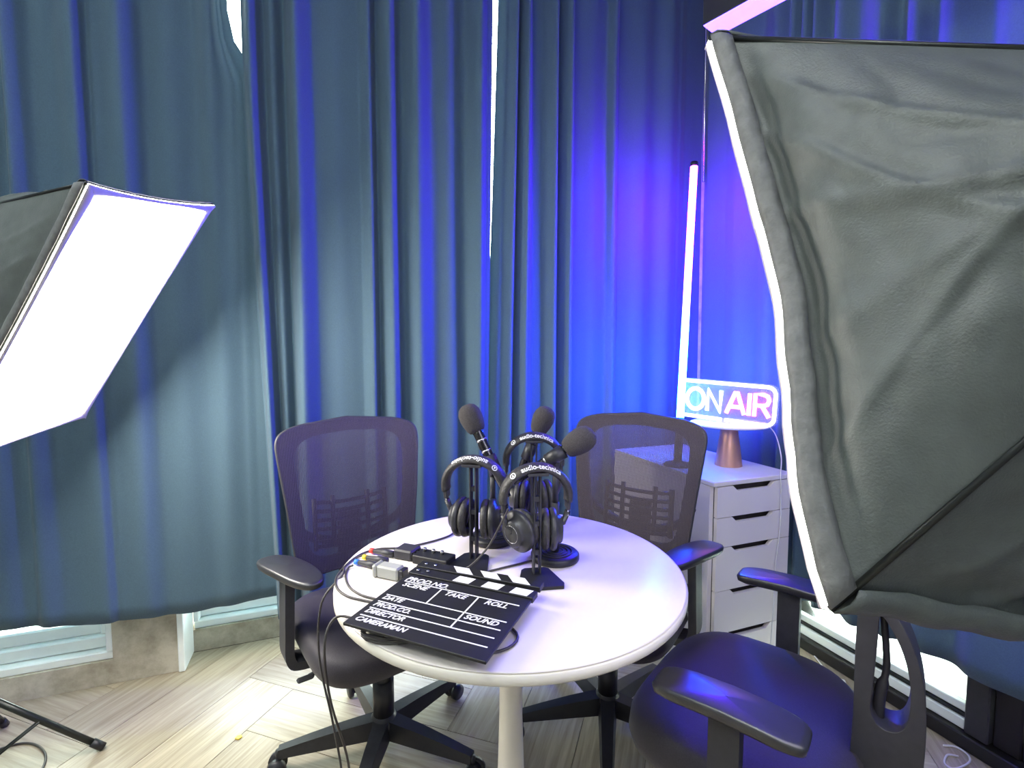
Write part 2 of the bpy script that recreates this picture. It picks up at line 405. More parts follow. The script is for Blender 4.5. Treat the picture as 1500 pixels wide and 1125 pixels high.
# the walls behind the viewpoint and the ceiling
structure(room(wbox(MB(), U0 - .15, U0, V0, .22, 0, CH).build('wall_west', M['white_wall'])))
structure(room(wbox(MB(), U0, .12, V0 - .15, V0, 0, CH).build('wall_back', M['white_wall'])))
structure(room(wbox(MB(), U0 - .15, .25, V0 - .15, .25, CH, CH + .1).build('ceiling', M['ceiling'])))
# terrace outside the windows
structure(room(wbox(MB(), .13, 6, -6, 4, -.2, -.02).build('terrace_floor', M['deck'])))
structure(room(wbox(MB(), -7, .13, .26, 6, -.2, -.02).build('terrace_floor', M['deck'])))
cl = MB(); wbox(cl, .55, .95, -1.42, -1.02, -.02, 3.4, .01)
tag(room(cl.build('terrace_column', M['post_beige'])), 'beige rendered column standing on the terrace outside the dark framed window', 'column')

# ================================================================== CURTAINS
def fold_fn(ctrl):
    def f(u):
        if u <= ctrl[0][0]: return ctrl[0][1]
        for (a, da), (b, db) in zip(ctrl, ctrl[1:]):
            if u <= b:
                t = (u - a) / max(b - a, 1e-6); return lerp(da, db, (1 - math.cos(PI * t)) / 2)
        return ctrl[-1][1]
    return f
def curtain(label, ctrl, left, right, hem, base, amp, wall, seed, n):
    """ctrl: list of (along-wall, fold depth 0..1); left/right: edge position as a function of height t (0 hem, 1 top)"""
    f = fold_fn(ctrl); a0, a1 = ctrl[0][0], ctrl[-1][0]
    NV = 56
    def P(s, t):
        # sample denser by arc: uniform is fine
        a = lerp(a0, a1, s)
        off = lerp(left(t), 0, s) if s < .5 else 0
        wl_ = max(0, 1 - s * 6); wr_ = max(0, 1 - (1 - s) * 6)
        aa = a + left(t) * wl_ + right(t) * wr_
        z = lerp(hem(a), 3.30, t)
        ph = noise.noise(Vector((a * 2.2, t * 1.6, seed)))
        am = amp(t)
        d = f(a + ph * .010 * (1 - t)) * am + .007 * noise.noise(Vector((a * 6, t * 2.0, seed + 5))) + .0015 * noise.noise(Vector((a * 22, t * 9, seed + 9)))
        q = base - d
        return Vector((aa, q, z)) if wall == 'L' else Vector((q, aa, z))
    o = room(MB().grid(P, n, NV).build('curtain', M['curtain'], solid=.003))
    return tag(o, label, 'curtain', None)
def cL(lst, v=-.15, y=300): return [(onv_u(x, y, v), d) for x, d in lst]
z0_ = lambda t: 0.0
p1 = [(-3.20, .2), (-3.13, .9), (-3.05, .1)] + \
     cL([(-40, 1), (0, .25), (14, .9), (48, .1), (72, .2), (118, 1), (131, .25), (141, .4), (183, 1), (214, .0), (250, .45), (284, .2), (316, 1), (345, .35), (362, .1), (400, .0)])
def hem1(u):
    f = fold_fn([(-4.3, .34), (-2.97, .322), (-2.70, .290), (-2.58, .286), (-2.44, .277), (-2.15, .287)]); return f(u)
curtain('navy blue curtain panel hanging behind the glowing tilted softbox', p1, z0_, lambda t: -.118 * min(1, max(0, (t - .66) / .05)) - .022 * min(1, max(0, (t - .71) / .04)), hem1, -.085, lambda t: lerp(.018, .065, min(1, t * 1.4)), 'L', 1.0, 300)
p2 = cL([(361, .3), (374, 1), (392, .1), (405, .45), (420, .0), (438, 1), (464, .15), (500, .35), (528, .3), (544, .8), (555, .2), (573, 1), (592, .2), (612, 1), (636, .3), (660, .55), (682, .15), (700, 1), (713, .3), (719, .25)])
curtain('navy blue curtain panel between the two bright slits, behind the left mesh chair', p2, lambda t: lerp(.06, .0, min(1, t * 1.6)), lambda t: lerp(-.02, .028, t), lambda u: .215 + .01 * math.sin(u * 9), -.105, lambda t: lerp(.075, .085, t), 'L', 4.0, 360)
p3 = cL([(722, .1), (737, .5), (752, .9), (759, .2), (772, 1), (786, .25), (798, .3), (814, 1), (822, .15), (836, 1), (846, .25), (872, .5), (893, .25), (902, .75), (914, .15), (945, .5), (965, .15), (985, .55), (1002, .2), (1016, -.1), (1046, -.2)])
curtain('navy blue curtain panel meeting the corner behind the light tube', p3, lambda t: lerp(-.05, .0, t / .44) if t < .44 else lerp(.0, .062, (t - .44) / .56), z0_, lambda u: .21 + .01 * math.sin(u * 7), -.085, lambda t: lerp(.065, .080, t), 'L', 8.0, 340)
p4 = [(-4.4, .2), (-4.2, .9), (-4.0, .1), (-3.8, .8), (-3.6, .2), (-3.4, .9), (-3.2, .1), (-3.0, .8), (-2.8, .2), (-2.6, .9), (-2.4, .1), (-2.2, .8), (-2.05, .2), (-1.9, .9), (-1.75, .2)]
p4 += sorted([(onu_v(x, 50, -.10), d) for x, d in [(1035, .3), (1060, .2), (1085, .7), (1110, .2), (1135, .75), (1150, .1), (1161, 1), (1169, .2), (1177, .9), (1185, .1), (1194, 1), (1208, .0), (1226, .8), (1250, .1), (1290, 1), (1307, .0), (1340, .9), (1362, .3), (1390, .8), (1440, .1), (1480, .7)]]) + [(-.165, .1)]
p4 = [c for c in p4 if c[0] <= -.165]
def hem4(v):
    return fold_fn([(-4.4, .31), (-1.53, .300), (-1.41, .292), (-1.25, .295), (-1.0, .27), (-.8, .25), (-.1, .24)])(v)
curtain('navy blue curtain on the dark framed window, behind the black softbox', p4, z0_, z0_, hem4, -.055, lambda t: .055, 'R', 12.0, 520)
# clear curtain wand hanging in the corner
wd = MB(); wd.cyl((-.135, -.24, 2.12), (-.13, -.22, 3.38), .006, .006, 8)
wand = tag(room(wd.build('curtain_wand', M['steel'])), 'thin silver curtain wand hanging in the corner above the light tube', 'curtain wand')

# ================================================================== TABLE
TC = Vector((-.003, 1.217, 0)); TR_, TZ = .425, .74
tb = thing('round_table', 'round white pedestal table carrying the headphones and clapperboard', 'table', TC)
MB().lathe([(TR_ - .004, TZ - .0035), (TR_ - .002, TZ - .001), (TR_ - .006, TZ)], 96).build('table_top', M['table'], tb)
e = MB(); e.lathe([(TR_ - .03, TZ - .026), (TR_ - .004, TZ - .026), (TR_, TZ - .021), (TR_, TZ - .006), (TR_ - .0035, TZ - .0033)], 96); e.build('edge_band', M['table_edge'], tb)
MB().lathe([(.09, TZ - .045), (.10, TZ - .04), (.10, TZ - .0262)], 40).build('mounting_plate', M['white_gloss'], tb)
MB().lathe([(.205, 0), (.205, .006), (.19, .012), (.12, .022), (.065, .045), (.042, .10), (.034, .20), (.030, .34), (.029, .5), (.033, .64), (.045, TZ - .0455)], 48).build('pedestal', M['table_edge'], tb)

# ================================================================== CHAIRS
def back_surface(zb, zt, yb, rec, wrap, lum):
    def f(x, z, off=0.0):
        t = (z - zb) / (zt - zb)
        y = -(yb + rec * t - lum * math.sin(PI * min(1, max(0, t)) * .9)) + wrap * (x / .24) ** 2
        return Vector((x, y + off, z))
    return f
def back_outline(wb, wt, zb, zt, arch, N=96, inset=0.0, n=12, off=None):
    pts = []
    zc, hz = (zb + zt) / 2, (zt - zb) / 2 - inset
    for k in range(N):
        x, z = sup(1, hz, n, k, N)
        t = (z + (zt - zb) / 2) / (zt - zb)
        half = lerp(wb, wt, min(1, max(0, t))) - inset
        xx = x * half
        zz = zc + z - arch * (xx / wt) ** 2 * max(0, t) + arch * .35 * max(0, t)
        pts.append((xx, zz))
    return pts
def star_base(root, ang0, r=.315, hub=.105, lm=None):
    lm = lm or M['plastic']
    h = MB(); h.lathe([(.034, .062), (.045, .07), (.045, .115), (.034, .128), (.03, .135)], 24); h.build('base_hub', lm, root)
    for k in range(5):
        g = ang0 + k * 2 * PI / 5; d = Vector((math.cos(g), math.sin(g), 0)); s_ = Vector((-d.y, d.x, 0))
        secs = []
        for t in (0, .35, .7, 1):
            c = d * lerp(.03, r - .005, t); zt = lerp(.122, .082, t ** 1.3); zb_ = lerp(.066, .058, t); wd_ = lerp(.030, .017, t)
            secs.append([c + s_ * wd_ + Vector((0, 0, zb_)), c + s_ * wd_ * .75 + Vector((0, 0, zt)), c - s_ * wd_ * .75 + Vector((0, 0, zt)), c - s_ * wd_ + Vector((0, 0, zb_))])
        m = MB(); vs = [p for q in secs for p in q]
        fs = [[i * 4 + j, i * 4 + (j + 1) % 4, (i + 1) * 4 + (j + 1) % 4, (i + 1) * 4 + j] for i in range(3) for j in range(4)] + [[3, 2, 1, 0], [12, 13, 14, 15]]
        m.add(vs, fs); lg = m.build('leg', lm, root, auto=True)
        c = MB(); e_ = d * r; ax = s_
        c.cyl(e_ + ax * .012 + Vector((0, 0, .028)), e_ + ax * .027 + Vector((0, 0, .028)), .028, .026, 18)
        c.cyl(e_ - ax * .012 + Vector((0, 0, .028)), e_ - ax * .027 + Vector((0, 0, .028)), .028, .026, 18)
        c.cyl(e_ - ax * .012 + Vector((0, 0, .03)), e_ + ax * .012 + Vector((0, 0, .03)), .020, .020, 12)
        c.cyl(e_ - d * .006 + Vector((0, 0, .045)), e_ - d * .006 + Vector((0, 0, .075)), .010, .010, 10)
        c.build('caster', lm, lg)
def seat_cushion(a, b, z0, z1, n=4.2, dome=.012):
    m = MB(); N = 56; rings = []
    prof = [(.0, .0, 0), (.90, .0, 0), (.965, .18, 0), (1.0, .5, 0), (.985, .80, 0), (.93, .96, 0), (.75, 1.0, .4), (.45, 1.0, .8), (.0, 1.0, 1)]
    vs, fs = [], []
    for sc, zf, dm in prof:
        for k in range(N):
            x, y = sup(a * max(sc, .002), b * max(sc, .002), n, k, N)
            front = max(0, (y / b)) ** 3 * -.022
            vs.append(Vector((x, y, lerp(z0, z1, zf) + dome * dm * .6 - dome * .5 * dm + front + .012 * (x / a) ** 2 * (zf > .7))))
    for i in range(len(prof) - 1):
        for k in range(N): fs.append([i * N + k, i * N + (k + 1) % N, (i + 1) * N + (k + 1) % N, (i + 1) * N + k])
    return m.add(vs, fs, True)
def arm_pad(root, sx, cx, cy, z, la, lb, yaw, n=2.6, mt=None):
    N = 40; m = MB(); vs, fs = [], []
    ca, sa = math.cos(yaw), math.sin(yaw)
    prof = [(.02, -.012), (.88, -.012), (.98, -.006), (1.0, .005), (.975, .0095), (.90, .0115), (.02, .013)]
    for sc, dz in prof:
        for k in range(N):
            x, y = sup(la * sc, lb * sc, n, k, N)
            bend = -.010 * (y / lb) ** 2
            vs.append(Vector((cx + ca * x - sa * y, cy + sa * x + ca * y, z + dz + bend)))
    for i in range(len(prof) - 1):
        for k in range(N): fs.append([i * N + k, i * N + (k + 1) % N, (i + 1) * N + (k + 1) % N, (i + 1) * N + k])
    m.add(vs, fs, True); return m.build('arm_pad', mt or M['armpad'], root)
def fan_sheet(pts, fn, rings=10, ctr=None):
    m = MB(); N = len(pts); cx = sum(p[0] for p in pts) / N; cz = sum(p[1] for p in pts) / N
    vs = [fn(cx, cz)]
    for r in range(1, rings + 1):
        for x, z in pts: vs.append(fn(lerp(cx, x, r / rings), lerp(cz, z, r / rings)))
    fs = [[0, 1 + k, 1 + (k + 1) % N] for k in range(N)]
    for r in range(rings - 1):
        for k in range(N): fs.append([1 + r * N + k, 1 + (r + 1) * N + k, 1 + (r + 1) * N + (k + 1) % N, 1 + r * N + (k + 1) % N])
    return m.add(vs, fs, True)
def ring_frame(outer, inner, fn, y0, y1):
    m = MB(); N = len(outer); vs = []
    for pts, y in ((outer, y0), (inner, y0), (inner, y1), (outer, y1)):
        for x, z in pts: vs.append(fn(x, z, y))
    fs = []
    for i in range(4):
        j = (i + 1) % 4
        for k in range(N): fs.append([i * N + k, i * N + (k + 1) % N, j * N + (k + 1) % N, j * N + k])
    return m.add(vs, fs, True)

def mesh_chair(name, label, loc, face, base_ang, arm_yaw=0.0, tagged=False):
    rz = math.atan2(-face[0], face[1])
    root = thing(name, label, 'chair', loc, rz)
    star_base(root, base_ang - rz)
    MB().cyl((0, 0, .13), (0, 0, .37), .026, .026, 20).cyl((0, 0, .13), (0, 0, .24), .033, .033, 20).build('gas_column', M['plastic'], root)
    mm = MB(); mm.box((0, -.01, .385), (.19, .25, .045), .012); mm.cyl((.09, .03, .39), (.235, .05, .375), .006, .006, 8); mm.box((.245, .052, .373), (.045, .02, .010), .004)
    mm.build('seat_mechanism', M['plastic'], root)
    st = seat_cushion(.25, .235, .405, .488).build('seat', M['seat'], root)
    zb, zt = .545, 1.035
    fn = back_surface(zb, zt, .215, .085, .035, .022)
    out = back_outline(.195, .25, zb, zt, .035)
    inn = back_outline(.195, .25, zb, zt, .035, inset=.043, n=6)
    ring_frame(out, inn, fn, -.022, -.004).build('backrest_frame', M['plastic_soft'], root)
    fan_sheet(back_outline(.1955, .2505, zb, zt, .035, inset=-.001), lambda x, z: fn(x, z, .0), 12).build('backrest_mesh', M['mesh'], root)
    ed = MB(); pts = [fn(x, z, -.006) for x, z in out]; ed.tube(pts + [pts[0], pts[1]], .006, 8, caps=False); ed.build('edge_piping', M['plastic_soft'], root)
    # slotted lumbar pad and its upright behind the mesh
    lu = MB()
    for i in range(6):
        z = .615 + i * .030
        hw = .125 - .003 * abs(i - 2.5)
        lu.tube([fn(-hw + 2 * hw * q / 8, z - .012 * (1 - (2 * q / 8 - 1) ** 2), -.050) for q in range(9)], .0075, 6)
    for xx in (-.125, -.062, .062, .125):
        lu.tube([fn(xx, z, -.050) for z in (.605, .66, .71, .78)], .009, 6)
    lu.build('lumbar_support', M['plastic'], root)
    up = MB()
    up.tube(spline([(0, -.06, .372), (0, -.17, .375), (0, -.255, .42), (0, -.285, .52), (0, -.288, .64), (0, -.300, .72)], 6), .034, 8, flat=(.6, 1.3), updir=(0, 0, 1))
    for sx in (-1, 1):
        up.tube(spline([(0, -.288, .60), (sx * .09, -.290, .625), (sx * .165, -.262, .67), (sx * .205, -.232, .735)], 6), .016, 8)
    up.build('back_upright', M['plastic'], root)
    for sx in (-1, 1):
        pst = MB()
        pst.tube(spline([(sx * .12, -.02, .385), (sx * .235, -.02, .388), (sx * .272, -.02, .41), (sx * .274, -.018, .50), (sx * .270, -.015, .659)], 6), .028, 4, smooth=False, flat=(.62, 1.75))
        pst.build('arm_post', M['plastic_soft'], root)
        arm_pad(root, sx, sx * .268, .0, .672, .047, .140, sx * arm_yaw)
    if tagged:
        tg = MB(); tg.box((.2505, -.09, .455), (.004, .030, .012), .001); tg.build('yellow_tag', M['yellow'], root)
    return root
c1 = mesh_chair('mesh_task_chair', 'black mesh office chair with a yellow tag, pushed in beside the cables on the table', (-.41, 1.50, 0), (.60, -.80), math.radians(-20), 0.30, True)
c2 = mesh_chair('mesh_task_chair', 'black mesh office chair in front of the white drawer unit', (.325, 1.60, 0), (-.56, -.83), math.radians(-101), 0.33)

# chair seen from behind, with the looped back support
def loop_chair():
    f = (-.772, .630); rz = math.atan2(-f[0], f[1])
    root = thing('office_chair', 'black padded office chair under the black softbox, lit violet, looped back support', 'chair', (.565, 1.06, 0), rz)
    star_base(root, math.radians(20))
    MB().cyl((0, 0, .13), (0, 0, .36), .026, .026, 20).cyl((0, 0, .13), (0, 0, .24), .033, .033, 20).build('gas_column', M['plastic'], root)
    MB().box((0, -.02, .375), (.2, .26, .05), .012).build('seat_mechanism', M['plastic'], root)
    seat_cushion(.258, .228, .40, .492, 3.2, .016).build('seat', M['seat'], root).location = (0, .035, 0)
    for sx in (-1, 1):
        p = MB(); p.tube(spline([(sx * .12, -.0, .38), (sx * .25, -.0, .385), (sx * .287, .0, .42), (sx * .290, .0, .52), (sx * .290, .0, .645)], 6), .030, 4, smooth=False, flat=(.7, 1.25))
        p.build('arm_post', M['plastic_soft'], root)
        arm_pad(root, sx, sx * .290, .0, .656, .044, .130, 0.0, n=5)
    # backrest shell
    zb, zt = .815, 1.16
    fn = back_surface(zb, zt, .185, .05, .075, .01)
    out = back_outline(.205, .225, zb, zt, .03, n=5); inn = back_outline(.205, .225, zb, zt, .03, inset=.03, n=5)
    ring_frame(out, inn, fn, -.024, .0).build('backrest_frame', M['plastic_soft'], root)
    fan_sheet(out, lambda x, z: fn(x, z, .003), 10).build('backrest_pad', M['seat'], root)
    # side profile of the back support: a spine with a loop behind it, given width across the chair
    outer = [(-.228, .850), (-.224, .80), (-.221, .72), (-.222, .63), (-.222, .55), (-.215, .46), (-.19, .385), (-.16, .345), (-.36, .345), (-.392, .42), (-.400, .52), (-.400, .60), (-.390, .67), (-.362, .735), (-.322, .785), (-.292, .815), (-.280, .850)]
    hole = [(-.283, .780), (-.318, .748), (-.345, .705), (-.360, .655), (-.360, .605), (-.345, .572), (-.315, .560), (-.285, .566), (-.268, .59), (-.270, .64), (-.274, .70), (-.276, .75)]
    remap = lambda y: -.168 + (y + .222) * .62
    outer = [(remap(y), z) for y, z in outer]; hole = [(remap(y), z) for y, z in hole]
    bmx = bmesh.new(); ed = []
    for loop_ in (outer, hole):
        vv = [bmx.verts.new((0, y, z)) for y, z in spline_closed(loop_)]
        ed += [bmx.edges.new((vv[i], vv[(i + 1) % len(vv)])) for i in range(len(vv))]
    bmesh.ops.triangle_fill(bmx, edges=ed, use_beauty=True)
    ex = bmesh.ops.extrude_face_region(bmx, geom=list(bmx.faces))
    for v_ in ex['geom']:
        if isinstance(v_, bmesh.types.BMVert): v_.co.x += .076
    for v_ in bmx.verts: v_.co.x -= .038
    bmx.normal_update()
    be = [e_ for e_ in bmx.edges if len(e_.link_faces) == 2 and e_.calc_face_angle(0) > 1.2]
    bmesh.ops.bevel(bmx, geom=be, offset=.007, segments=3, affect='EDGES', profile=.5, clamp_overlap=True)
    MB().bm(bmx).build('back_support_loop', M['plastic_soft'], root, auto=True)
    MB().tube(spline([(0, remap(-.285), .775), (.0, remap(-.300), .67), (0, remap(-.288), .61), (0, remap(-.285), .555)], 5), [.006] * 8 + [.010] * 8, 8).build('inner_strut', M['plastic_soft'], root)
    return root
c3 = loop_chair()

# ================================================================== DRAWER UNIT
DW, DD, DH = .40, .66, .806
du = thing('drawer_unit', 'tall narrow white drawer unit in the corner, carrying the lit sign', 'drawer unit', (.733, 1.756, 0), TH)
b = MB()
b.box((.009, DD / 2 + .01, DH / 2 - .01), (.018, DD - .02, DH - .02)); b.box((DW - .009, DD / 2 + .01, DH / 2 - .01), (.018, DD - .02, DH - .02))
b.box((DW / 2, DD - .01, DH / 2 - .01), (DW - .037, .018, DH - .022)); b.box((DW / 2, DD / 2, .03), (DW - .037, DD - .04, .058))
b.build('body', M['white_gloss'], du)
b2 = MB(); b2.box((DW / 2, DD / 2, DH - .009), (DW, DD, .018), .002); b2.build('top_panel', M['white_gloss'], du)
MB().box((DW / 2, .06, DH / 2), (DW - .04, .01, DH - .06)).build('recess_shade_panel', M['drawer_shade'], du)  # dark panel standing in for the shade behind the drawer notches
heights = [.118, .113, .166, .166, .166]
zc = DH - .020
for h in heights:
    y0 = zc - h + .002; y1 = zc - .001
    nw, nd, ch = .082, .021, .022
    cx = DW / 2 - .004
    poly = [(.020, y0), (DW - .020, y0), (DW - .020, y1), (cx + nw + ch, y1), (cx + nw - .002, y1 - nd), (cx - nw + .002, y1 - nd), (cx - nw - ch, y1), (.020, y1)]
    dr = MB().prism(poly, 0, .016, fn=lambda v: Vector((v.x, v.z + .002, v.y))).build('drawer', M['white_gloss'], du)
    zc -= h
MB().box((DW / 2, .03, .028), (DW - .04, .02, .05)).build('plinth', M['white_gloss'], du)

# ================================================================== SIGN ON ITS COPPER PEDESTAL
sb = Vector((.908, 2.037, DH))
st = thing('cake_stand', 'copper cone pedestal with a round white plate on the drawer unit', 'stand', sb)
MB().lathe([(.054, 0), (.054, .003), (.0315, .166), (.030, .169)], 40).build('cone', M['copper'], st)
MB().lathe([(.148, .1695), (.155, .172), (.155, .177), (.150, .179), (.02, .1795)], 56).build('plate', M['disc'], st)
sgn = thing('neon_sign', 'lit ON AIR neon sign with a rounded border standing on the white plate', 'sign', sb + Vector((-.032, -.012, .1815)), rot=(0, math.radians(2.5), math.atan2(-.70, .72)))
SW, SH = .385, .150
def rr(wd_, ht, r, n=8, cz=0.0):
    pts = []
    for (cx, cy, a0) in ((wd_ / 2 - r, ht / 2 - r, 0), (-wd_ / 2 + r, ht / 2 - r, PI / 2), (-wd_ / 2 + r, -ht / 2 + r, PI), (wd_ / 2 - r, -ht / 2 + r, 3 * PI / 2)):
        for k in range(n + 1): g = a0 + PI / 2 * k / n; pts.append((cx + r * math.cos(g), cy + r * math.sin(g) + cz))
    return pts
cz = SH / 2 + .012
MB().prism(rr(SW + .022, SH + .022, .036, cz=cz), .004, .009, fn=lambda v: Vector((v.x, v.z, v.y))).build('backing', M['milky'], sgn)
q = [Vector((x, -.004, z)) for x, z in rr(SW, SH, .030, cz=cz)]
# the border tube is open at the bottom middle
start = 27 + 0
loop = q
k0 = min(range(len(q)), key=lambda i: abs(q[i].x + SW / 2 - .03) + abs(q[i].z - (cz - SH / 2)))
path = [Vector((.008, -.004, cz - SH / 2))] + [q[(k0 + 1 + i) % len(q)] for i in range(len(q))] + [Vector((-.008, -.004, cz - SH / 2))]
bt = MB(); bt.tube(path, .0072, 8, updir=(0, 1, 0)); bt.build('border_tube', M['neon_frame'], sgn)
def strokes(parts, ox, sc):
    m = MB()
    for p in parts: m.tube([Vector((ox + x * sc, -.006, cz + (z - .5) * sc)) for x, z in p], .0082, 8, updir=(0, 1, 0))
    return m
LS = .088
O = [[(.42 + .42 * math.cos(2 * PI * k / 20 + .001), .5 + .5 * math.sin(2 * PI * k / 20)) for k in range(21)]]
N_ = [[(0, 0), (0, 1), (.62, 0), (.62, 1)]]
A = [[(0, 0), (.36, 1), (.44, 1), (.80, 0)], [(.16, .32), (.64, .32)]]
I = [[(0, 0), (0, 1)]]
R_ = [[(0, 0), (0, 1), (.34, 1), (.52, .94), (.58, .76), (.52, .58), (.34, .5), (0, .5)], [(.30, .5), (.62, 0)]]
strokes(O, -.158, LS).build('letter_o', M['neon_white'], sgn); strokes(N_, -.068, LS).build('letter_n', M['neon_white'], sgn)
strokes(A, .012, LS).build('letter_a', M['neon_pink'], sgn); strokes(I, .099, LS).build('letter_i', M['neon_pink'], sgn); strokes(R_, .120, LS).build('letter_r', M['neon_pink'], sgn)
MB().box((0, .006, .005), (.09, .05, .010), .002).build('foot', M['milky'], sgn)
# its white lead
cb = MB(); ps = [(1118, 622, 2.02), (1126, 640, 2.0), (1132, 668, 1.96), (1136, 690, 1.885), (1139, 720, 1.868), (1139, 780, 1.866), (1133, 840, 1.866), (1127, 900, 1.866), (1122, 960, 1.866)]
pl = []
for x, y, Y in ps:
    d = ray(x, y); p = C0 + d * (Y / d.y); pl.append(p)
pl[0] = sb + Vector((.13, -.03, .184))
front = lambda u: Vector((.733, 1.756, 0)) + E1 * u - E2 * .008
pl = pl[:1] + [sb + Vector((.165, -.05, .14)), sb + Vector((.165, -.10, .06))] + [front(.315) + Vector((0, 0, DH + .004)), front(.320) + Vector((0, 0, .74)), front(.322) + Vector((0, 0, .60)), front(.305) + Vector((0, 0, .45)), front(.30) + Vector((0, 0, .25)), front(.285) + Vector((0, 0, .006))]
tag(MB().tube(spline(pl), .0022, 6).build('sign_lead', M['white_cable']), 'thin white lead running from the lit sign down the drawer fronts', 'cable')

# ================================================================== RGB TUBE
tba, tbb = Vector((.706, 2.05, 1.005)), Vector((.790, 2.19, 2.08))
dv = (tbb - tba); L = dv.length; mid = (tba + tbb) / 2
rotq = dv.to_track_quat('Z', 'Y').to_euler()
tl = thing('tube_light', 'glowing RGB light tube, blue to magenta, standing upright in the corner', 'tube light', mid, rot=tuple(rotq))
MB().cyl((0, 0, -L / 2), (0, 0, L / 2), .0150, .0150, 20).build('glowing_tube', M['tube'], tl)
MB().cyl((0, 0, L / 2 + .0005), (0, 0, L / 2 + .02), .0158, .0158, 20).build('end_cap', M['plastic'], tl)
drop = (DH + .014 - tba.z) / (dv.z / L)
MB().cyl((0, 0, -L / 2 + drop), (0, 0, -L / 2 - .0005), .0165, .0165, 20).build('handle', M['plastic'], tl)
fb = MB(); foot = tba + dv.normalized() * drop
mi = (Matrix.Translation(mid) @ rotq.to_matrix().to_4x4()).inverted()
fb.lathe([(.055, DH + .0005), (.057, DH + .006), (.05, DH + .011), (.015, DH + .020)], 32, Matrix.Translation((foot.x, foot.y, 0)))
fb.v = [mi @ v for v in fb.v]; fb.build('foot', M['plastic'], tl)

# ================================================================== PENDANT
a, bb = Vector((.694, 1.80, 2.40)), Vector((.694, 1.80, 2.40)) + Vector((.6235, -.7815, 0)) * 1.25
pdx = (bb - a).normalized(); pang = math.atan2(pdx.y, pdx.x)
pn = thing('pendant_light', 'black linear pendant lamp with a violet glowing underside', 'pendant light', (a + bb) / 2, pang)
PLn = (bb - a).length
hb = MB(); hb.box((0, 0, .048), (PLn, .096, .09), .002); hb.build('housing', M['lamp_body'], pn)
MB().box((0, 0, .0015), (PLn - .002, .090, .002)).build('diffuser', M['pend'], pn)
for sx in (-1, 1):
    hk = MB(); hk.cyl((sx * (PLn / 2 - .07), 0, .0935), (sx * (PLn / 2 - .07), 0, CH - 2.40 - .001), .0022, .0022, 8); hk.box((sx * (PLn / 2 - .07), 0, .097), (.05, .02, .006), .002)
    hk.cyl((sx * (PLn / 2 - .07), 0, .10), (sx * (PLn / 2 - .07), 0, .125), .008, .005, 12)
    hk.build('hanger', M['steel'], pn)

# unseen ceiling panels added further back in the room for fill
for i, (u, v) in enumerate(((-2.5, -2.0), (-3.5, -2.3), (-2.9, -3.3))):
    r = room(bpy.data.objects.new('ceiling_fill', None)); COL.objects.link(r); r.location = W(u, v, CH - .03)
    tag(r, 'square white fill panel added on the unseen ceiling behind the viewpoint', 'ceiling light', 'added ceiling fill panels')
    MB().box((0, 0, .018), (.62, .62, .022), .002).build('frame', M['white_gloss'], r)
    MB().box((0, 0, .003), (.58, .58, .006)).build('diffuser', M['ceil'], r)

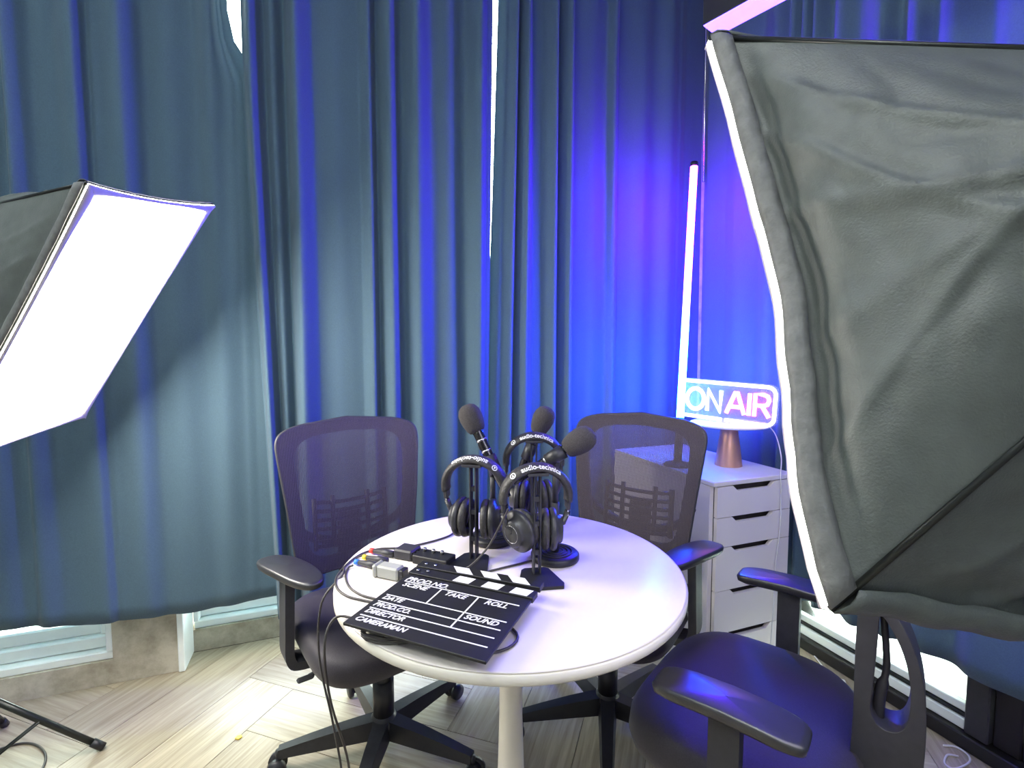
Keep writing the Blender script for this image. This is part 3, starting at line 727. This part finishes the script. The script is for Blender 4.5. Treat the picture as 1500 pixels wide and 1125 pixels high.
# ================================================================== SOFTBOXES
def softbox(name, label, TL, u, v, w_, l_, n, depth, bow, diff, seed, wr, lipw, bulge=(.035,) * 4, skirt=.014, dip=.0, edge3=None, edge2=None):
    """rectangle TL + s*w*u + t*l*v, glowing side towards n"""
    ctr = TL + u * w_ / 2 + v * l_ / 2
    root = thing(name, label, 'softbox', (0, 0, 0))
    apex = ctr - n * depth
    root.location = apex
    corners = [TL, TL + u * w_, TL + u * w_ + v * l_, TL + v * l_]
    ring_r = .07
    def rim(i, s, out=0.0):
        a_, b_ = corners[i], corners[(i + 1) % 4]; p = a_.lerp(b_, s); toc = (ctr - (a_ + b_) / 2).normalized()
        if edge2 and i == 2: return p + toc * (edge2(s) - out)
        if edge3 and i == 3: return p + toc * (edge3(s) - out)
        return p + toc * (bow * (max(0.0, math.sin(PI * s)) ** .8) - out)
    names = ['back_panel'] * 4
    for i in range(4):
        ca, cb_ = corners[i], corners[(i + 1) % 4]
        ra = apex + (ca - ctr).normalized() * ring_r; rb = apex + (cb_ - ctr).normalized() * ring_r
        nout = ((cb_ - ca).cross(apex - ca)).normalized()
        if nout.dot((ca + cb_) / 2 - ctr) < 0: nout = -nout
        def P(s, t):
            q_ = rim(i, s).lerp(ra.lerp(rb, s), t)
            e_ = math.sin(PI * s)
            d_ = bulge[i] * e_ * math.sin(PI * min(1, t * .9)) - (wr + (dip if i == 3 else 0)) * min(1, e_ * 1.6) * math.exp(-((t - .085) / .05) ** 2)
            e2 = min(1, 6 * s * (1 - s)) * min(1, 8 * t)
            pp = Vector((s * 3.0, t * 3.5, seed + i * 7))
            d_ += wr * e2 * (.9 * noise.noise(pp * 1.1) + .35 * abs(noise.noise(pp * 2.1 + Vector((3, 1, 0)))) * 2 - .2)
            # taut creases fanning from the corners
            for (cs, ct, sl, ww, hh) in ((.12, .0, .55, .018, .5), (.62, .0, -.25, .02, .7), (.85, .0, -.9, .02, .8), (.97, .0, -.62, .015, .6), (.35, .0, .12, .025, .45)):
                ds = s - (cs + sl * t); d_ += wr * hh * math.exp(-(ds / ww) ** 2) * e2 * (1 - t * .6)
            return q_ + nout * d_ - apex
        MB().grid(P, 70, 70).build('back_panel', M['softfabric'], root, solid=.002)
        rd = MB(); rd.tube([ra - apex, ca - apex], .004, 6); rd.build('rod', M['metal'], root)
        # webbing band folded round the rim
        def B(s, t):
            q_ = rim(i, s).lerp(ra.lerp(rb, s), .065 * t) + nout * (.005 * math.sin(PI * t) + .0045 + .0018 * noise.noise(Vector((s * 14, t * 3, seed))))
            return q_ - apex
        MB().grid(B, 40, 4).build('edge_band', M['softtrim' if i == 3 else 'softfabric'], root, solid=.002)
        # front lip, widest at the corners
        def Lp(s, t):
            wid = lipw * (.25 + .75 * abs(2 * s - 1) ** 3)
            toc = (ctr - (ca + cb_) / 2).normalized()
            wid = min(wid, .98 * min(s, 1 - s) * (cb_ - ca).length + .004)
            return rim(i, s, .001) + toc * wid * t + n * (skirt + .002 + .004 * math.sin(PI * t)) - apex
        MB().grid(Lp, 40, 3).build('front_lip', M['lip'], root, solid=.0015)
    # glowing diffuser cloth: shallow pillow with a skirt in front of the rim
    Nn = 24; per = [rim(i, k / Nn, .001) for i in range(4) for k in range(Nn)]
    vs = [p + n * .002 - apex for p in per]; m = MB()
    rings = [(1.0, skirt), (.9, skirt + .001), (.7, skirt + .002), (.4, skirt + .002)]
    for sc, dz in rings: vs += [ctr.lerp(p, sc) + n * dz - apex for p in per]
    NN = len(per); fs = [[r_ * NN + k, r_ * NN + (k + 1) % NN, (r_ + 1) * NN + (k + 1) % NN, (r_ + 1) * NN + k] for r_ in range(len(rings)) for k in range(NN)]
    fs.append([len(rings) * NN + k for k in range(NN)])
    m.add(vs, fs, False).build('diffuser', diff, root)
    hd = MB(); hd.cyl(n * .02, -n * .02, .085, .085, 24); hd.cyl(-n * .0205, -n * .13, .045, .04, 20); hd.build('lamp_head', M['plastic'], root)
    return root, apex
TLa = Vector((-.865, 1.025, 1.623))
ua = Vector((.012, .408, .076)).normalized(); va = Vector((-.520, .132, -.626)); va = (va - ua * va.dot(ua)).normalized()
na = ua.cross(va)
if na.x < 0: na = -na
sx1, ap1 = softbox('softbox', 'tilted softbox with its glowing white face turned to the table', TLa, ua, va, .415, .825, na, .36, .012, M['diff1'], 3.0, .006, .030, skirt=.003)
TLb = C0 + ray(1040, 55) * .70; BLb = C0 + ray(1216, 893) * .48
vb = (BLb - TLb); lb = vb.length; vb.normalize()
ub = Vector((1, 0, 0)); ub = (ub - vb * ub.dot(vb)).normalized()
ub = ub * math.cos(math.radians(-5)) + vb.cross(ub) * math.sin(math.radians(-5))
nb = ub.cross(vb)
if nb.y < 0: nb = -nb
sx2, ap2 = softbox('softbox', 'large black softbox seen from behind, above the padded office chair', TLb, ub, vb, .70, lb, nb, .25, .026, M['diff2'], 20.0, .011, .010, bulge=(-.004, 0, .0, .055), skirt=.011, dip=.014,
    edge3=fold_fn([(0, 0), (.055, -.005), (.15, -.007), (.22, -.001), (.32, .009), (.46, .021), (.55, .0195), (.625, .016), (.80, .011), (1, .002)]),
    edge2=fold_fn([(0, 0), (.2, -.03), (.5, -.045), (.73, -.034), (.84, -.020), (.94, -.004), (1, 0)]))

def stand(label, base, top, collar, tips, low, head, group=None):
    r = thing('light_stand', label, 'light stand', (base.x, base.y, 0))
    o_ = Vector((base.x, base.y, 0))
    p = MB(); p.cyl((0, 0, low), (0, 0, top * .55), .013, .013, 12); p.cyl((0, 0, top * .55), (0, 0, top), .0095, .0095, 12); p.build('pole', M['metal'], r)
    for zc_, hh_ in ((collar, .03), (low + .005, .015), (top * .55, .025)):
        MB().cyl((0, 0, zc_ - hh_), (0, 0, zc_ + hh_), .021, .021, 14).build('collar', M['plastic'], r)
    for t in tips:
        t = Vector((t[0], t[1], 0)) - o_; d = Vector((t.x, t.y, 0)).normalized(); s_ = Vector((-d.y, d.x, 0))
        a_ = d * .02 + Vector((0, 0, collar)); t.z = .012
        lg = MB(); lg.cyl(a_, t, .0095, .0095, 10); lg = lg.build('leg', M['metal'], r)
        ft = MB(); ft.tube([t - (t - a_).normalized() * .03, t + (t - a_).normalized() * .008], .0125, 10); ft.build('rubber_foot', M['plastic'], lg)
        mp = a_.lerp(t, .52)
        for sg in (-1, 1):
            br = MB(); br.cyl(d * .018 + s_ * .008 * sg + Vector((0, 0, low + .005)), mp + s_ * .008 * sg, .0035, .0035, 6); br.build('brace', M['metal'], r)
    h = MB(); h.cyl((0, 0, top - .03), (0, 0, top + .03), .02, .02, 12); h.tube([Vector((0, 0, top)), head - o_], .012, 8); h.build('tilt_head', M['plastic'], r)
    return r
b1 = Vector((-1.60, 1.36, 0))
stand('black metal light stand with splayed legs under the glowing softbox', b1, 1.60, .30, [(-1.325, 1.505), (-1.735, 1.60), (-1.80, 1.12)], .035, ap1 - na * .12)
b2_ = Vector((ap2.x + .10, ap2.y - .10, 0))
stand('black metal light stand holding the large black softbox', b2_, ap2.z - .02, .42, [(b2_.x + .34, b2_.y + .05), (b2_.x - .2, b2_.y - .3), (b2_.x - .05, b2_.y - .34)], .08, ap2 - nb * .12)

# ================================================================== HEADPHONES AND STANDS
def hp_stand(label, loc, rz, h=.252):
    r = thing('headphone_stand', label, 'headphone stand', loc, rz)
    bs = MB(); pts = [(-.05, -.055), (.05, -.055), (.054, -.04), (.034, .040), (.024, .048), (-.024, .048), (-.034, .040), (-.054, -.04)]
    bs.prism(pts, .0005, .008); bs.build('base', M['clap'], r)
    p = MB(); p.box((-.0075, .02, h / 2 + .003), (.004, .022, h - .012), .0008); p.box((.0075, .02, h / 2 + .003), (.004, .022, h - .012), .0008)
    for z in (.06, .13, .19): p.box((0, .02, z), (.0115, .014, .012))
    p.build('post', M['plastic_soft'], r)
    t = MB(); t.box((0, .02, h), (.05, .045, .007), .001); t.build('saddle', M['plastic_soft'], r)
    return r
def headphones(label, loc, rz, flip=False, h=.252, swing=(.35, -.35), seed=0, lean=0.0):
    r = thing('headphones', label, 'headphones', loc, rot=(lean, 0, rz))
    sl_ = Vector((0, .02, h)); Rr = Matrix.Rotation(rz, 3, 'Z') @ Matrix.Rotation(lean, 3, 'X')
    r.location = Vector(loc) + Matrix.Rotation(rz, 3, 'Z') @ sl_ - Rr @ sl_
    zs = h - .06   # arch centre height
    RA, RB = .080, .076
    zs = h + .0045 + .0100 - RB
    def arch(g): return Vector((RA * math.cos(g), .02, zs + RB * math.sin(g)))
    gs = [math.radians(-8 + 196 * k / 36) for k in range(37)]
    bm_ = MB(); bm_.tube([arch(g) for g in gs], .0105, 14, flat=(1.0, 2.0), updir=(1, 0, 0)); band = bm_.build('headband', M['hp_pad'], r)
    inn = MB(); gi = [math.radians(30 + 120 * k / 24) for k in range(25)]
    # lettering on the front-upper shoulder of the band
    def wrap(v, sgn=1):
        g = PI / 2 - (v.x / .083)
        psi = math.radians(48) + (v.y / .0135)      # around the band section: 90deg = outermost, 0 = front
        if flip: g = PI / 2 + (v.x / .083); psi = math.radians(48) - (v.y / .0135)
        rad = Vector((math.cos(g), 0, math.sin(g))); c = arch(g)
        return c + rad * .0110 * math.sin(psi) + Vector((0, -1, 0)) * .0216 * math.cos(psi)
    tv, tf = text_data('audio-technica', .0165, offset=.0004, align='CENTER')
    tx = MB()
    bmx = bmesh.new(); vv = [bmx.verts.new(p) for p in tv]
    for f_ in tf:
        try: bmx.faces.new([vv[i_] for i_ in f_])
        except ValueError: pass
    bmesh.ops.triangulate(bmx, faces=list(bmx.faces)); bmx.verts.index_update()
    tx.add([wrap(v.co + Vector((.008, -.006, 0))) for v in bmx.verts], [[v.index for v in f_.verts] for f_ in bmx.faces]); bmx.free()
    lo = []; N = 16
    for k in range(N):
        g = 2 * PI * k / N; lo.append(((-.062 + .0075 * math.cos(g), .0075 * math.sin(g) * .9), (-.062 + .0050 * math.cos(g), .0050 * math.sin(g) * .9)))
    tx.add([wrap(Vector((a_[0], a_[1], 0))) for a_, b_ in lo] + [wrap(Vector((b_[0], b_[1], 0))) for a_, b_ in lo], [[k, (k + 1) % N, N + (k + 1) % N, N + k] for k in range(N)])
    tri = [(-.0652, -.0028), (-.0588, -.0028), (-.062, .0036)]; tx.add([wrap(Vector((a_, b_, 0))) for a_, b_ in tri], [[0, 1, 2]])
    tx.build('lettering', M['print_white'], band)
    for sx in (-1, 1):
        e_ = arch(math.radians(-8) if sx > 0 else math.radians(188))
        sl = MB(); sl.box(e_ + Vector((0, 0, -.006)), (.010, .026, .034), .002); sl.build('slider', M['hp_plastic'], r)
        ms = MB(); ms.box(e_ + Vector((sx * .0, 0, -.029)), (.0035, .014, .022)); ms.build('metal_band', M['steel'], r)
        cc = Vector((sx * .037, .02, .104)); yw = swing[0 if sx < 0 else 1]
        axis = Vector((sx * math.cos(yw), -sx * math.sin(yw) if sx < 0 else math.sin(yw) * -1, 0)).normalized()
        yk = MB(); q0 = e_ + Vector((0, 0, -.04)); q1 = Vector((sx * .080, .02, .150)); q2 = Vector((sx * .070, .02, .118)); q3 = cc + axis * .026
        yk.tube([q0, q1, q2, q3 + Vector((0, 0, .012)), q3], [.007, .008, .007, .006, .005], 8); yk.build('yoke', M['hp_plastic'], r)
        Rm = axis.to_track_quat('Z', 'Y').to_matrix().to_4x4(); Rm = Matrix.Translation(cc) @ Rm
        cup = MB(); cup.lathe([(.020, -.001), (.049, -.0005), (.052, .004), (.052, .010), (.047, .015), (.034, .018), (.033, .027), (.030, .030), (.004, .0305)], 36, Rm); cu = cup.build('ear_cup', M['hp_plastic'], r)
        rg = MB(); rg.tube([Rm @ Vector((.0215 * math.cos(2 * PI * k / 28), .0215 * math.sin(2 * PI * k / 28), .0308)) for k in range(30)], .0007, 5, caps=False); rg.build('cup_ring', M['steel'], cu)
        pd = MB(); prof = []
        vs, fs = [], []; n1, n2 = 36, 10
        for k in range(n1):
            g = 2 * PI * k / n1; wob = 1 + .03 * math.sin(k * 9.0)
            for j in range(n2):
                a_ = 2 * PI * j / n2; rr_ = .0385 + .0125 * math.cos(a_) * wob; vs.append(Rm @ Vector((rr_ * math.cos(g), rr_ * math.sin(g), -.0115 + .0105 * math.sin(a_) * wob)))
        for k in range(n1):
            for j in range(n2): fs.append([k * n2 + j, ((k + 1) % n1) * n2 + j, ((k + 1) % n1) * n2 + (j + 1) % n2, k * n2 + (j + 1) % n2])
        pd.add(vs, fs, True); pd.build('ear_pad', M['hp_pad'], r)
    return r
T = Vector((0, 0, TZ))
def onT(x, y, dz=0.0): return onz(x, y, TZ + dz)
h1 = Vector((-.103, 1.222, TZ)); h2 = Vector((.062, 1.135, TZ)); h3 = Vector((.063, 1.380, TZ))
hp_stand('black headphone stand nearest the cable plugs', h1, math.radians(-14)); headphones('closed black headphones on the stand nearest the cable plugs, lettering upside down', h1, math.radians(-14), True, swing=(.1, -.15), lean=math.radians(9))
hp_stand('black headphone stand behind the right end of the clapper stick', h2, math.radians(8)); headphones('closed black headphones beside the round ribbed microphone base, cup turned outwards', h2, math.radians(8), False, swing=(-.65, .12), lean=math.radians(9))
hp_stand('black headphone stand standing behind the two front pairs of headphones', h3, math.radians(0), .285); headphones('black headphones with upright white lettering, behind the two front pairs', h3, math.radians(0), False, .285, swing=(.2, -.2), lean=math.radians(13))

# ================================================================== MICROPHONES
def mic_set(label_s, label_m, base, top, foam, tail):
    r = thing('desk_microphone_stand', label_s, 'microphone stand', base)
    MB().lathe([(.060, .0005), (.063, .003), (.063, .014), (.058, .019), (.010, .021)], 44).build('base', M['plastic'], r)
    for rad in (.022, .033, .044):
        MB().tube([Vector((rad * math.cos(2 * PI * k / 32), rad * math.sin(2 * PI * k / 32), .0208)) for k in range(34)], .0018, 6, caps=False).build('rib', M['plastic_soft'], r)
    tp = top - base
    po = MB(); po.cyl((0, 0, .021), (0, 0, tp.z * .55), .0105, .0105, 14); po.cyl((0, 0, tp.z * .55), (0, 0, tp.z - .03), .008, .008, 14); po.build('pole', M['plastic_soft'], r)
    ax = (foam - tail).normalized()
    cl_ = MB(); cl_.tube([Vector((0, 0, tp.z - .035)), Vector((0, 0, tp.z - .012)), tp - ax * .0], [.010, .012, .012], 10); 
    mid_ = tp
    cl_.cyl(mid_ - ax * .026, mid_ + ax * .026, .0185, .0195, 18); cl_.build('clip', M['plastic'], r)
    m = thing('microphone', label_m, 'microphone', tail)
    Lm = (foam - tail).length; Rm = ax.to_track_quat('Z', 'Y').to_matrix().to_4x4()
    b_ = MB(); b_.lathe([(.009, 0), (.010, .001), (.0115, .03), (.0135, .09), (.0150, Lm - .04), (.0165, Lm - .034), (.0165, Lm - .02), (.012, Lm - .018)], 24, Rm); bo = b_.build('body', M['mic'], m)
    g_ = MB()
    for zz in (Lm - .062, Lm - .095): g_.lathe([(.0156, zz - .003), (.0160, zz), (.0156, zz + .003)], 24, Rm)
    g_.build('collar_ring', M['steel'], bo)
    sw = MB(); sw.box((0, -.0155, Lm - .078), (.007, .004, .016), .001); sw.v = [Rm @ v for v in sw.v]; sw.build('switch', M['hp_plastic'], bo)
    f_ = MB(); f_.lathe([(.012, Lm - .036), (.0210, Lm - .035), (.0265, Lm - .026), (.0315, Lm - .007), (.0335, Lm + .010), (.0315, Lm + .028), (.0245, Lm + .041), (.013, Lm + .048), (.002, Lm + .0495)], 28, Rm); f_.build('foam_windscreen', M['foam'], m)
def at(x, y, Y):
    d = ray(x, y); return C0 + d * (Y / d.y)
bA = Vector((-.052, 1.385, TZ)); bB = Vector((.107, 1.225, TZ)); bC = Vector((.055, 1.515, TZ))
fA, tA = at(692, 616, 1.40), at(744, 728, 1.36); fB, tB = at(846, 648, 1.245), at(752, 706, 1.275); fC, tC = at(794, 618, 1.50), at(752, 715, 1.53)
def ontop(base, f_, t_):
    # point of the microphone axis nearest the pole axis
    d = f_ - t_; k = max(.35, min(.75, ((base - t_).x * d.x + (base - t_).y * d.y) / max(1e-6, d.x ** 2 + d.y ** 2))); return t_ + d * k
for nm, lm_, bs_, f_, t_ in (('desk stand with a round base hidden behind the headphones nearest the plugs', 'foam-capped black microphone leaning towards the left mesh chair', bA, fA, tA),
                         ('desk stand with a ribbed round base lit violet, beside the headphones', 'foam-capped black microphone leaning low towards the drawer unit', bB, fB, tB),
                         ('desk stand behind the headphones with upright lettering', 'foam-capped black microphone rising behind the headphones with upright lettering', bC, fC, tC)):
    pt = ontop(bs_, f_, t_); base = Vector((pt.x, pt.y, TZ))
    mic_set(nm, lm_, base, pt, f_, t_)

# ================================================================== CLAPPERBOARD
BLc, BRc = Vector((-.319, .895)), Vector((-.045, .778))
ang = math.atan2(BRc.y - BLc.y, BRc.x - BLc.x); CW, CHh = .300, .212
cbd = thing('clapperboard', 'black film clapperboard with white lettering lying on the round table', 'clapperboard', (BLc.x, BLc.y, TZ + .024), rot=(math.radians(1.2), 0, ang))
bd = MB(); bd.box((CW / 2, CHh / 2, .004), (CW, CHh, .006), .001); bd.build('board', M['clap'], cbd)
ln = MB(); ZT = .00735
def bar(x0, y0, x1, y1, wd_=.0034):
    a_, b_ = Vector((x0, y0)), Vector((x1, y1)); d = (b_ - a_).normalized(); s_ = Vector((-d.y, d.x)) * wd_ / 2
    ln.add([(*(a_ - s_), ZT), (*(b_ - s_), ZT), (*(b_ + s_), ZT), (*(a_ + s_), ZT)], [[0, 1, 2, 3]])
x0c, x1c = .012, .286
Y1, Y2, Y3, Y4, Y5 = .180, .117, .089, .063, .035
bar(x0c, Y1, x1c, Y1); bar(x0c, Y2, x1c, Y2); bar(x0c, Y3, x1c, Y3); bar(x0c, Y4, x1c, Y4); bar(x0c, Y5, x1c, Y5)
bar(.108, Y1, .108, Y2); bar(.196, Y1, .196, Y2); bar(.196, Y2, .196, Y4)
ln.build('ruled_lines', M['print_white'], cbd)
for s_, x, y, sz in (('PROD.NO.', .010, .1845, .0225), ('SCENE', .018, .1605, .0205), ('TAKE', .122, .1605, .0205), ('ROLL', .216, .1605, .0205), ('DATE', .012, .0995, .0185), ('SOUND', .203, .0985, .0200),
                     ('PROD.CO.', .012, .0715, .0185), ('DIRECTOR', .012, .0455, .0185), ('CAMERAMAN', .012, .0165, .0185)):
    tv, tf = text_data(s_, sz, shear=.28, offset=.0006)
    bm_ = bmesh.new(); vv = [bm_.verts.new(p) for p in tv]
    for f_ in tf:
        try: bm_.faces.new([vv[i_] for i_ in f_])
        except ValueError: pass
    bm_.verts.index_update()
    MB().bm(bm_, False, Matrix.Translation((x, y, ZT + .0002))).build('lettering', M['print_white'], cbd)
def stick(y0, rotdeg, px_, xs, z, sh, nm):
    hgt = .030; m = MB(); m.box((CW / 2, hgt / 2, 0), (CW + .004, hgt, .012), .001)
    R = Matrix.Translation((px_, y0, z)) @ Matrix.Rotation(math.radians(rotdeg), 4, 'Z') @ Matrix.Translation((-px_, 0, 0))
    m.v = [R @ v for v in m.v]; o = m.build(nm, M['clap'], cbd)
    for x in xs:
        q_ = MB().add([R @ Vector(p) for p in ((x, .002, .0064), (x + .040, .002, .0064), (x + .040 + sh, hgt - .002, .0064), (x + sh, hgt - .002, .0064))], [[0, 1, 2, 3]])
        q_.build('white_stripe', M['print_white'], o)
    return o
stick(CHh + .0005, 0, .01, (.118, .190, .256), .004, .008, 'lower_stick') if False else None
ls = stick(CHh + .001, 0, .01, (.112, .182, .248), .004, .006, 'lower_stick')
us = stick(CHh + .034, 2.2, .01, (.104, .172, .240), .005, -.022, 'upper_stick')
for x, y in ((.016, CHh + .016), (.040, CHh + .020), (.016, CHh + .050), (.040, CHh + .052)):
    MB().lathe([(.004, .0), (.004, .0015), (.002, .002)], 12, Matrix.Translation((x, y, .0112))).build('rivet', M['steel'], cbd)

# ================================================================== CABLES, PLUGS, AMP
am = thing('headphone_amplifier', 'flat black audio box under the clapper stick, with silver knobs', 'amplifier', (onT(640, 836).x, onT(640, 836).y, TZ), ang)
amb = MB(); amb.box((-.03, .035, .0115), (.10, .05, .022), .002); amb.build('case', M['clap'], am)
for x in (-.064, -.038, -.012): MB().lathe([(.005, .0227), (.005, .030), (.004, .031)], 14, Matrix.Translation((x, .045, 0))).build('knob', M['steel'], am)
sp_ = thing('cable_splitter', 'dark multi-way cable splitter at the corner of the clapperboard', 'splitter', (onT(597, 816).x, onT(597, 816).y, TZ), math.radians(-22))
s1 = MB(); s1.box((0, 0, .014), (.055, .05, .026), .004); s1.build('body', M['plastic_soft'], sp_)
for k in range(3):
    MB().cyl((.028, -.016 + .016 * k, .015), (.060, -.016 + .016 * k, .013), .0065, .0055, 12).build('socket', M['plastic'], sp_)
gp = thing('grey_plug', 'chunky grey plug lying beside the clapperboard', 'plug', (onT(572, 846).x, onT(572, 846).y, TZ), math.radians(-22))
g1 = MB(); g1.box((0, 0, .016), (.060, .032, .030), .004); g1.box((-.036, 0, .016), (.012, .036, .031), .004); g1.build('body', M['grey_plug'], gp)
MB().box((.037, 0, .016), (.012, .026, .024), .002).build('collar', M['plastic'], gp)
for cx_, cy_, mt, lab in ((548, 812, 'red', 'black cable plug with a red sleeve beside the splitter'), (538, 822, 'yellow', 'black cable plug with a yellow sleeve beside the splitter'), (526, 829, 'blue', 'black cable plug with a blue sleeve beside the grey plug')):
    p = onT(cx_, cy_); pgx = thing('cable_plug', lab, 'plug', (p.x, p.y, TZ), math.radians(-22))
    MB().tube([(0, 0, .009), (.03, 0, .010), (.032, 0, .010), (.062, 0, .010)], [.006, .0075, .009, .0085], 12).build('body', M['plastic_soft'], pgx)
    MB().cyl((-.012, 0, .009), (-.0002, 0, .009), .0068, .0068, 12).build('sleeve', M[mt], pgx)
def cable(label, pts, r=.0026, m='cable'):
    return tag(MB().tube(spline(pts, 8), r, 7).build('cable', M[m]), label, 'cable')
ZC = .0032
tpx = lambda lst, dz=ZC: [onT(x, y, dz) for x, y in lst]
edge_l = lambda x, y, z: None
# headphone lead: from the cup over the table to the left edge and down to the floor
cable('long black lead crossing the table edge and hanging to the floor by the left chair', tpx([(668, 778), (655, 786), (625, 795), (590, 802), (555, 804), (528, 812), (505, 830)]) + [Vector((-.408, 1.15, TZ + .004)), Vector((-.440, 1.10, .70)), Vector((-.440, 1.08, .58)), Vector((-.405, 1.06, .44)), Vector((-.385, 1.055, .30)), Vector((-.40, 1.05, .16)), Vector((-.405, 1.08, .004))])
cable('black lead hanging straight down from the table edge to the floor', tpx([(560, 905), (540, 912)], .004) + [Vector((-.355, .965, TZ + .003)), Vector((-.372, .94, .70)), Vector((-.365, .945, .58)), Vector((-.345, .98, .42)), Vector((-.345, 1.0, .26)), Vector((-.365, 1.02, .12)), Vector((-.37, 1.03, .004))])
cable('black cable looping from the red-sleeved plug round the table edge', [onT(536, 812, .009)] + tpx([(520, 818), (503, 832), (492, 848), (494, 862), (508, 873), (530, 879), (556, 884)]))
cable('black cable looping from the blue-sleeved plug under the clapperboard', [onT(517, 828, .009)] + tpx([(510, 832), (506, 845), (512, 860), (528, 871), (548, 877), (575, 884)]))
cable('black cable running between the front headphones and the clapper stick', [onT(672, 836, .012), onT(690, 828, .03)] + [at(716, 800, 1.165), at(735, 765, 1.15), at(745, 745, 1.14)])
cable('thin black lead lying on the table under the front headphones', tpx([(712, 838), (735, 832), (760, 826), (790, 818)]))
coil = []
for k in range(56):
    g = 2 * PI * k / 18; rad = .045 + .004 * math.sin(k * .7); c = onT(590, 925, 0); c2_ = Vector((c.x + .0, c.y + .0, 0))
    coil.append(Vector((c2_.x + rad * 1.6 * math.cos(g) , c2_.y + rad * .8 * math.sin(g) - .01, TZ + .005 + .0045 * (k // 18))))
tag(MB().tube(coil, .0028, 7).build('cable_coil', M['cable']), 'coiled black cable tucked under the clapperboard', 'cable')
cl2 = [Vector((c2_.x + .160 + .062 * math.cos(g), c2_.y - .025 + .05 * math.sin(g), TZ + .004)) for g in [PI + 2 * PI * k / 24 for k in range(23)]]
tag(MB().tube(cl2, .0028, 7).build('cable_coil', M['cable']), 'loop of black cable peeking out by the free corner of the clapperboard', 'cable')

# ================================================================== SMALL FLOOR THINGS
pf = onz(350, 1081, 0)
tag(MB().prism([(pf.x - .010, pf.y - .006), (pf.x + .004, pf.y - .009), (pf.x + .010, pf.y + .002), (pf.x + .002, pf.y + .009), (pf.x - .008, pf.y + .006)], .0005, .004).build('paper_scrap', M['yellow']), 'tiny yellow scrap lying on the planks by the left chair', 'scrap')
ad = onz(1224, 1003, 0)
tag(MB().box((ad.x, ad.y, .012), (.065, .028, .022), .004, Matrix.Rotation(math.radians(-25), 3, 'Z')).build('power_adapter', M['white_cable']), 'small white power adapter on the floor by the dark window frame', 'adapter')
cable('white cable curving over the floor to the small adapter', [onz(1172, 928, .0) + Vector((0, 0, .004)), onz(1180, 944, .004), onz(1194, 962, .004), onz(1206, 978, .004), onz(1212, 994, .008)], .003, 'white_cable')
cable('white cable looped on the floor at the foot of the dark mullion', [onz(x, y, .004) for x, y in ((1382, 1092), (1400, 1094), (1416, 1104), (1421, 1114), (1412, 1122), (1396, 1126), (1384, 1118), (1388, 1106), (1404, 1108))], .003, 'white_cable')
cable('black cable curled on the floor by the light stand', [onz(x, y, .004) for x, y in ((-30, 1106), (0, 1097), (30, 1089), (52, 1091), (66, 1104), (64, 1122), (50, 1140), (20, 1150))], .0035)
